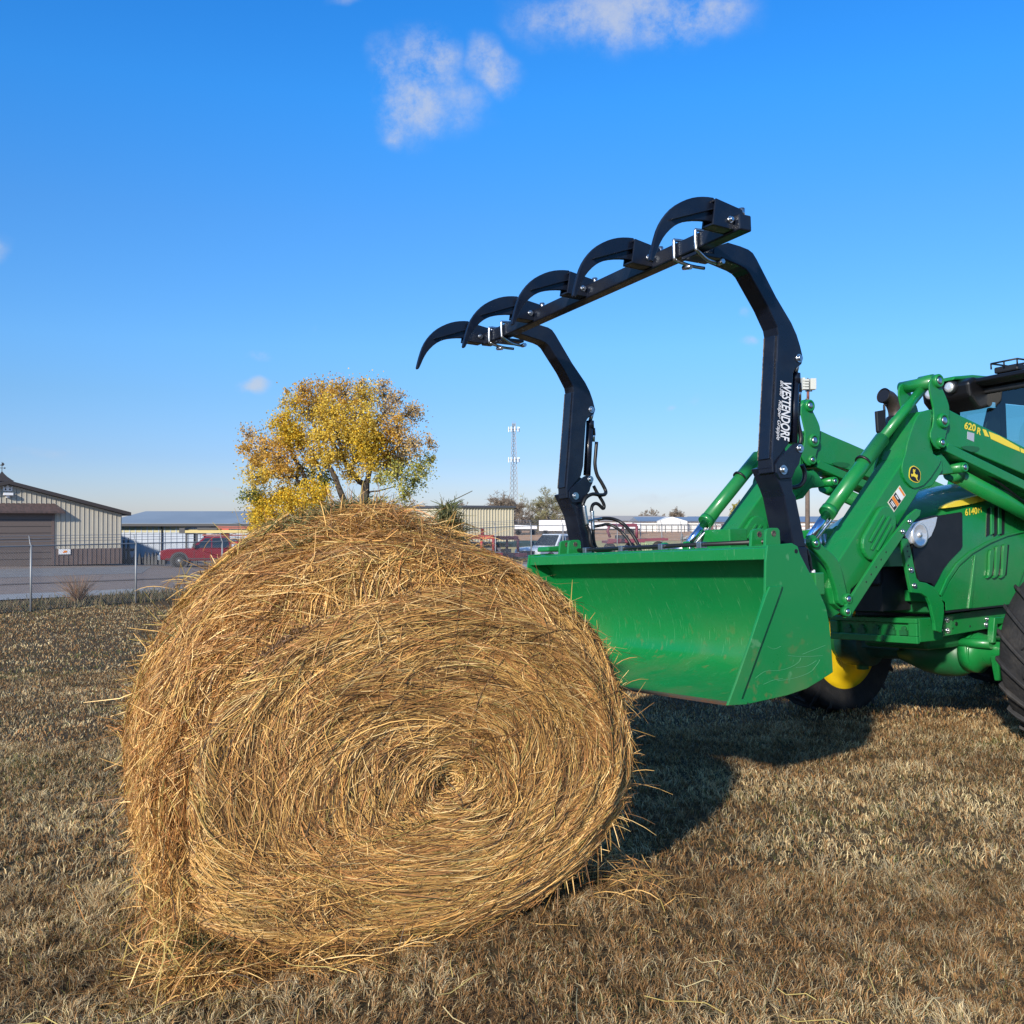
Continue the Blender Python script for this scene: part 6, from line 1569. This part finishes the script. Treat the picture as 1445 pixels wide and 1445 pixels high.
# front weight carrier
w = MB()
zl, zh, xf = .79, .965, .72
w.box(xf - .28, xf - .03, -.36, .40, zl + .01, zh)                                       # body
w.box(xf - .03, xf, -.36, .40, zh - .035, zh); w.box(xf - .03, xf, -.36, .40, zl, zl + .05)
w.box(xf - .03, xf, -.36, -.29, zl + .05, zh - .035); w.box(xf - .03, xf, .33, .40, zl + .05, zh - .035)
wc = w.build('weight_carrier', M['green'], tractor, bevel=.005)
w = MB()
for yy in (-.2, -.08, .05, .18, .28): w.box(xf - .03, xf - .008, yy - .03, yy + .03, zl + .055, zl + .09); w.cyl((xf - .03, yy, zl + .10), (xf - .012, yy, zl + .10), .018, 8)
w.build_each('carrier_lug', M['green_dull'], wc)
w = MB(); w.cyl((xf - .02, .12, zl + .03), (xf + .012, .12, zl + .03), .02, 8); w.build('tow_pin', M['green_dull'], wc)
# frame rail and fasteners
rail_ = Q('k', [(868, 242), (1350, 178), (1500, 165), (1500, 350), (1300, 362), (1180, 340), (860, 396)], .36)
w = MB(); w.prism(rail_, -.36, -.30); w.build('frame_rail', M['green'], tractor, bevel=.004); w = MB(); w.prism(rail_, .30, .36); ro_ = w.build('frame_rail', M['green'], tractor, bevel=.004)
for p_, r_ in (((888, 276), .02), ((892, 352), .021), ((1168, 310), .021), ((1222, 312), .012), ((1246, 312), .012), ((1234, 292), .011), ((1175, 270), .016)):
    x2, z2 = Q('k', [p_], .36)[0]; bolt('bolt', x2, z2, .362, ro_, r_)
w = MB()
for p_, r_ in (((958, 306), .016), ((932, 280), .007), ((932, 338), .007), ((1055, 322), .008)): x2, z2 = Q('k', [p_], .36)[0]; w.cyl((x2, .35, z2), (x2, .3615, z2), r_, 10)
w.build_each('rail_hole', M['decal_black'], ro_)
w = MB(); w.box(-1.5, .45, -.28, .28, .72, .97); w.build('engine_block', M['green_dull'], tractor, bevel=.03)
# front axle
AX, AZ, WR = -.06, .695, .61
w = MB(); w.tube([(AX, -.30, AZ - .02), (AX, -.1, AZ - .05), (AX, .05, AZ - .05), (AX, .18, AZ - .04), (AX, .28, AZ - .02)], [.10, .14, .165, .165, .13], 20)
w.build('axle_centre', M['green_dull'], tractor)
w = MB(); w.tube([(AX, .26, AZ - .02), (AX, .33, AZ - .02), (AX, .345, AZ - .01), (AX, .42, AZ), (AX, .60, AZ + .0), (AX, .80, AZ)], [.15, .15, .13, .115, .10, .11], 20); w.cyl((AX, .325, AZ - .02), (AX, .345, AZ - .02), .145, 20)
w.build('axle_tube', M['green'], tractor)
w = MB(); w.box(AX - .10, AX + .15, -.72, -.24, AZ - .03, AZ + .08); w.tube([(AX, -.85, AZ), (AX, -.62, AZ), (AX, -.58, AZ), (AX, -.3, AZ)], [.19, .19, .12, .11], 20)
w.build('axle_tube', M['teal'], tractor, bevel=.01)
for s_ in (1, -1):
    w = MB(); w.tube([(AX, s_ * .68, AZ), (AX, s_ * .92, AZ)], [.17, .15], 20); w.cyl((AX + .0, s_ * .72, AZ + .10), (AX, s_ * .72, AZ + .22), .05, 12); w.cyl((AX, s_ * .72, AZ - .10), (AX, s_ * .72, AZ - .22), .05, 12); w.build('wheel_hub', M['green_dull'], tractor, bevel=.006)
br = [(AX - .10, AZ + .07), (AX - .06, AZ + .25), (AX + .06, AZ + .25), (AX + .10, AZ + .07), (AX + .06, AZ + .07), (AX + .035, AZ + .2), (AX - .035, AZ + .2), (AX - .06, AZ + .07)]
w = MB(); w.prism([(p[0] + .05, p[1]) for p in br], .50, .55); w.prism([(p[0] + .05, 2 * AZ - p[1] + .05) for p in br], .52, .57); w.build_each('steering_stop', M['green'], tractor, bevel=.006)
w = MB(); w.cyl((AX + .12, .56, AZ + .11), (AX + .12, .70, AZ + .11), .012, 10); w.build('steering_rod', M['steel'], tractor)
w = MB(); w.cyl((AX + .12, .69, AZ + .11), (AX + .12, .78, AZ + .11), .032, 12); w.cyl((AX + .12, .2, AZ + .06), (AX + .12, .52, AZ + .06), .035, 12); w.build_each('steering_cylinder', M['green'], tractor)
def wheel(cx, cy, cz, Rw, wd, s_, lugs, rim_r, name='front_wheel'):
    w = MB(); h_ = wd / 2
    prof = [(rim_r, cy - h_ * .72), (rim_r + .05, cy - h_ * .86), (Rw * .82, cy - h_ * 1.0), (Rw * .90, cy - h_ * .98), (Rw * .945, cy - h_ * .86), (Rw * .955, cy - h_ * .4), (Rw * .96, cy), (Rw * .955, cy + h_ * .4), (Rw * .945, cy + h_ * .86), (Rw * .90, cy + h_ * .98), (Rw * .82, cy + h_), (rim_r + .05, cy + h_ * .86), (rim_r, cy + h_ * .72)]
    w.lathe_y(cx, cz, prof, 72); ty_ = w.build(name, M['rubber'], tractor)
    w = MB()
    for i in range(lugs):
        for sd in (1, -1):
            a0 = 2 * math.pi * (i + (.5 if sd > 0 else 0)) / lugs
            da = .34; pts = []
            for j in range(5):
                t = j / 4; yy = cy + sd * h_ * (-.06 + 1.06 * t); a = a0 + s_ * da * t
                ro = Rw * (1.0 if t < .85 else .975); ri = Rw * (.93 if t < .9 else .86)
                pts.append((yy, a, ro, ri))
            hw_ = .030
            vv = []
            for yy, a, ro, ri in pts:
                for da_ in (-hw_, hw_):
                    for r_ in (ri, ro):
                        aa = a + da_ * (1.25 if r_ == ri else .85); vv.append((cx + r_ * math.cos(aa), yy, cz + r_ * math.sin(aa)))
            F_ = []
            for j in range(4):
                b_ = j * 4; F_ += [(b_, b_ + 1, b_ + 5, b_ + 4), (b_ + 1, b_ + 3, b_ + 7, b_ + 5), (b_ + 3, b_ + 2, b_ + 6, b_ + 7), (b_ + 2, b_, b_ + 4, b_ + 6)]
            F_ += [(0, 2, 3, 1), (16, 17, 19, 18)]
            w.add(vv, F_)
    w.build('tread_lug', M['rubber'], ty_, bevel=.006)
    w = MB(); sg = 1 if cy > 0 else -1
    w.lathe_y(cx, cz, [(rim_r + .022, cy - h_ * .74), (rim_r + .02, cy - h_ * .66), (rim_r - .01, cy - h_ * .60), (rim_r - .03, cy - h_ * .3), (rim_r - .05, cy + sg * h_ * .0), (rim_r - .10, cy + sg * h_ * .12), (.16, cy + sg * h_ * .22), (.0, cy + sg * h_ * .22)] if sg > 0 else
              [(rim_r + .022, cy + h_ * .74), (rim_r + .02, cy + h_ * .66), (rim_r - .01, cy + h_ * .60), (rim_r - .03, cy + h_ * .3), (rim_r - .05, cy), (rim_r - .10, cy - h_ * .12), (.16, cy - h_ * .22), (.0, cy - h_ * .22)], 60)
    w.lathe_y(cx, cz, [(rim_r + .022, cy + sg * h_ * .74), (rim_r - .02, cy + sg * h_ * .6), (rim_r - .045, cy + sg * h_ * .1)], 60)
    rm = w.build('rim', M['yellow'], ty_)
    w = MB()
    for i in range(8):
        a = R(45 * i + 20); w.cyl((cx + (rim_r - .13) * math.cos(a), cy - h_ * .2, cz + (rim_r - .13) * math.sin(a)), (cx + (rim_r - .13) * math.cos(a), cy + sg * h_ * .26, cz + (rim_r - .13) * math.sin(a)), .016, 8)
    w.build_each('wheel_bolt', M['rusty'], rm)
    return ty_
wheel(AX, 1.05, AZ, WR, .40, 1, 20, .37); wheel(AX, -1.03, AZ, WR, .40, 1, 20, .395)
wheel(-2.55, 1.0, .98, .86, .50, 1, 22, .48, 'rear_wheel'); wheel(-2.55, -1.0, .98, .86, .50, 1, 22, .48, 'rear_wheel')
w = MB(); w.tube([(-2.55, -.9, .98), (-2.55, .9, .98)], .14, 14); w.box(-3.0, -1.4, -.26, .26, .7, 1.25); w.build('rear_axle', M['green_dull'], tractor, bevel=.02)
# loader mast
for s_ in (1, -1):
    w = MB(); w.prism([(-1.05, .8), (-.85, .8), (-.9, 1.5), (-1.15, 2.1), (-1.35, 2.1), (-1.3, 1.4)], s_ * .46, s_ * .60); w.build('loader_mast', M['green'], tractor, bevel=.01)

# ---- exhaust
ey = -.62
def E3(reg, p_): x2, z2 = Q(reg, [p_], ey)[0]; return Vector((x2, ey, z2))
w = MB(); pth = smooth_path([E3('g', (110, 1150)), E3('g', (140, 900)), E3('g', (175, 640)), E3('g', (160, 520)), E3('g', (110, 440)), E3('g', (48, 408))], 5)
w.tube(pth, [.062] * (len(pth) - 4) + [.060, .062, .064, .066], 20, 0, caps=False); w.tube([E3('g', (50, 409)), E3('g', (90, 428))], .056, 20, 1, caps=True)
ex = w.build('exhaust_stack', [M['exh'], M['decal_black']], tractor)
w = MB()
s0 = E3('g', (145, 1100)); s1 = E3('g', (190, 640)); w.tube([s0 + Vector((0, 0, -.1)), s1 + Vector((-.02, 0, .0))], .105, 20, 0); w.build('heat_shield', M['blackmat'], ex)
m0 = Q('g', [(8, 560), (95, 545), (100, 900), (20, 760)], ey + .05); w = MB(); w.prism(m0, ey + .0, ey + .03); w.build('shield_plate', M['blackmat'], ex, bevel=.006)
w = MB(); w.tube(smooth_path([E3('g', (60, 560)), E3('g', (58, 505)), E3('g', (80, 500))], 4), .010, 8); w.build('bracket', M['blackmat'], ex)

# ---- cab
CX0, CX1, CW = -1.46, -3.05, .80
def bx(name, x0, x1, y0, y1, z0, z1, m, parent=tractor, bevel=.01):
    w = MB(); w.box(min(x0, x1), max(x0, x1), y0, y1, z0, z1); return w.build(name, M[m], parent, bevel=bevel)
M['roofblack'] = mat('black_roof_shell', (.004, .004, .005), .38)
roofp = MB(); roofp.prism([(-1.36, 2.865), (-1.29, 2.895), (-1.31, 2.93), (-1.48, 2.965), (-3.1, 3.0), (-3.2, 2.95), (-3.2, 2.86), (-2.2, 2.865)], -.84, .84); roof = roofp.build('cab_roof', M['roofblack'], tractor, bevel=.03, seg=3)
w = MB(); w.prism([(-1.18, 2.93), (-1.20, 2.965), (-1.48, 3.0), (-1.95, 3.01), (-1.95, 2.96), (-1.5, 2.955)], -.90, -.53); w.build('roof_cap', M['green'], roof, bevel=.014, seg=3)
w = MB(); w.prism([(-2.0, 2.99), (-3.1, 3.03), (-3.1, 2.99), (-2.0, 2.965)], -.75, .75); w.build('roof_skin', M['green'], roof, bevel=.01)
w = MB(); w.prism([(-1.22, 2.77), (-1.20, 2.90), (-1.30, 2.945), (-1.55, 2.95), (-1.55, 2.70), (-1.35, 2.66)], -.88, -.40); w.build('lamp_housing', M['roofblack'], roof, bevel=.03, seg=3)
for px_, py_, yy, r_ in ((1342.5, 546.5, -.46, .048), (1314.5, 556, -.72, .046)):
    best = min((abs((lambda p: CXP + FPX * p.x / p.y)(MT @ Vector((-1.2, i / 100, 2.84)) + TO - CAMV) - px_), i / 100) for i in range(-110, 20)); yy = best[1]
    zz = min((abs((lambda p: HZ - FPX * (p.z) / p.y)(MT @ Vector((-1.2, yy, z_ / 100)) + TO - CAMV) - py_), z_ / 100) for z_ in range(240, 320))[1]
    w = MB(); w.tube([(-1.24, yy, zz), (-1.19, yy, zz), (-1.175, yy, zz)], [.06, .058, .05], 20); w.build('work_lamp', M['blackmat'], roof)
    w = MB(); w.tube([(-1.176, yy, zz), (-1.165, yy, zz), (-1.160, yy, zz)], [.047, .042, .02], 20); w.build('lamp_lens', M['lens'], roof)
cabf = MB()
for s_ in (1, -1):
    cabf.bar((-1.40, s_ * .74, 1.75), (-1.47, s_ * .72, 2.84), .06, .08); cabf.bar((-2.25, s_ * CW, 1.35), (-2.22, s_ * .76, 2.84), .05, .10); cabf.bar((-3.02, s_ * .74, 1.3), (-3.0, s_ * .74, 2.86), .06, .08)
    cabf.bar((-1.42, s_ * .76, 1.72), (-2.25, s_ * CW, 1.55), .06, .06)
cabf.box(-2.95, -1.5, -.68, .68, 2.80, 2.85); cabf.bar((-1.45, -.72, 2.83), (-1.45, .72, 2.83), .05, .05); cabf.bar((-3.0, -.74, 2.80), (-3.0, .74, 2.80), .06, .08)
cf = cabf.build('cab_frame', M['blackmat'], tractor, bevel=.01)
w = MB(); w.box(-3.02, -1.42, -.74, .74, 1.05, 1.62); w.build('cab_floor', M['blackmat'], cf, bevel=.03)
def pane(name, pts): w = MB(); w.add(pts, [tuple(range(len(pts)))]); return w.build(name, M['glass'], cf)
pane('windshield', [(-1.39, -.72, 1.70), (-1.39, .72, 1.70), (-1.455, .70, 2.80), (-1.455, -.70, 2.80)])
for s_ in (1, -1): pane('door_glass', [(-1.42, s_ * .775, 1.6), (-2.2, s_ * .815, 1.4), (-2.2, s_ * .775, 2.82), (-1.48, s_ * .745, 2.82)]); pane('side_glass', [(-2.3, s_ * .815, 1.4), (-2.98, s_ * .775, 1.4), (-2.98, s_ * .765, 2.82), (-2.3, s_ * .78, 2.82)])
pane('rear_glass', [(-3.02, -.7, 1.5), (-3.02, .7, 1.5), (-3.01, .7, 2.8), (-3.01, -.7, 2.8)])
w = MB(); w.box(-2.75, -2.2, -.28, .28, 1.62, 1.82); w.box(-2.85, -2.68, -.27, .27, 1.8, 2.40); w.box(-2.82, -2.72, -.14, .14, 2.4, 2.6); w.build('seat', M['blackmat'], cf, bevel=.05, seg=3)
w = MB(); w.tube([(-1.83 + .07 * math.cos(R(a)), .20 * math.sin(R(a)), 1.98 + .19 * math.cos(R(a))) for a in range(0, 361, 20)], .014, 8); w.cyl((-1.6, 0, 1.6), (-1.82, 0, 1.98), .035, 10); w.build('steering_wheel', M['blackmat'], cf)
# wing mirror and arm on the far side, dark shape seen through the glass
w = MB(); w.tube([(-1.4, -.62, 2.72), (-1.2, -.80, 2.62), (-1.18, -.86, 2.45)], .014, 8); w.build('mirror_arm', M['blackmat'], cf)
w = MB(); w.prism([(-1.72, 2.72), (-1.62, 2.50), (-1.66, 2.42), (-1.74, 2.40), (-1.86, 2.52), (-1.85, 2.72)], -.58, -.54); w.build('visor', M['blackmat'], cf, bevel=.01)
# roof box with its guard frame
x0_ = -1.42; yA = min((abs((lambda p: CXP + FPX * p.x / p.y)(MT @ Vector((x0_, i / 100, 3.02)) + TO - CAMV) - 1403), i / 100) for i in range(-100, 60))[1]; yB = min((abs((lambda p: CXP + FPX * p.x / p.y)(MT @ Vector((x0_, i / 100, 3.02)) + TO - CAMV) - 1437), i / 100) for i in range(-100, 60))[1]
w = MB(); w.box(x0_ - .22, x0_, yA, yB, 2.96, 3.015); rbx = w.build('roof_receiver', M['blackmat'], roof, bevel=.012)
w = MB()
for p_, q_ in (((x0_ + .02, yA - .01), (x0_ + .02, yB + .01)), ((x0_ + .02, yB + .01), (x0_ - .24, yB + .01)), ((x0_ - .24, yB + .01), (x0_ - .24, yA - .01)), ((x0_ - .24, yA - .01), (x0_ + .02, yA - .01))): w.tube([(*p_, 3.05), (*q_, 3.05)], .008, 6)
for a in (x0_ + .02, x0_ - .24):
    for b in (yA - .01, (yA + yB) / 2, yB + .01): w.tube([(a, b, 3.0), (a, b, 3.05)], .008, 6)
w.build('guard_frame', M['blackmat'], roof)
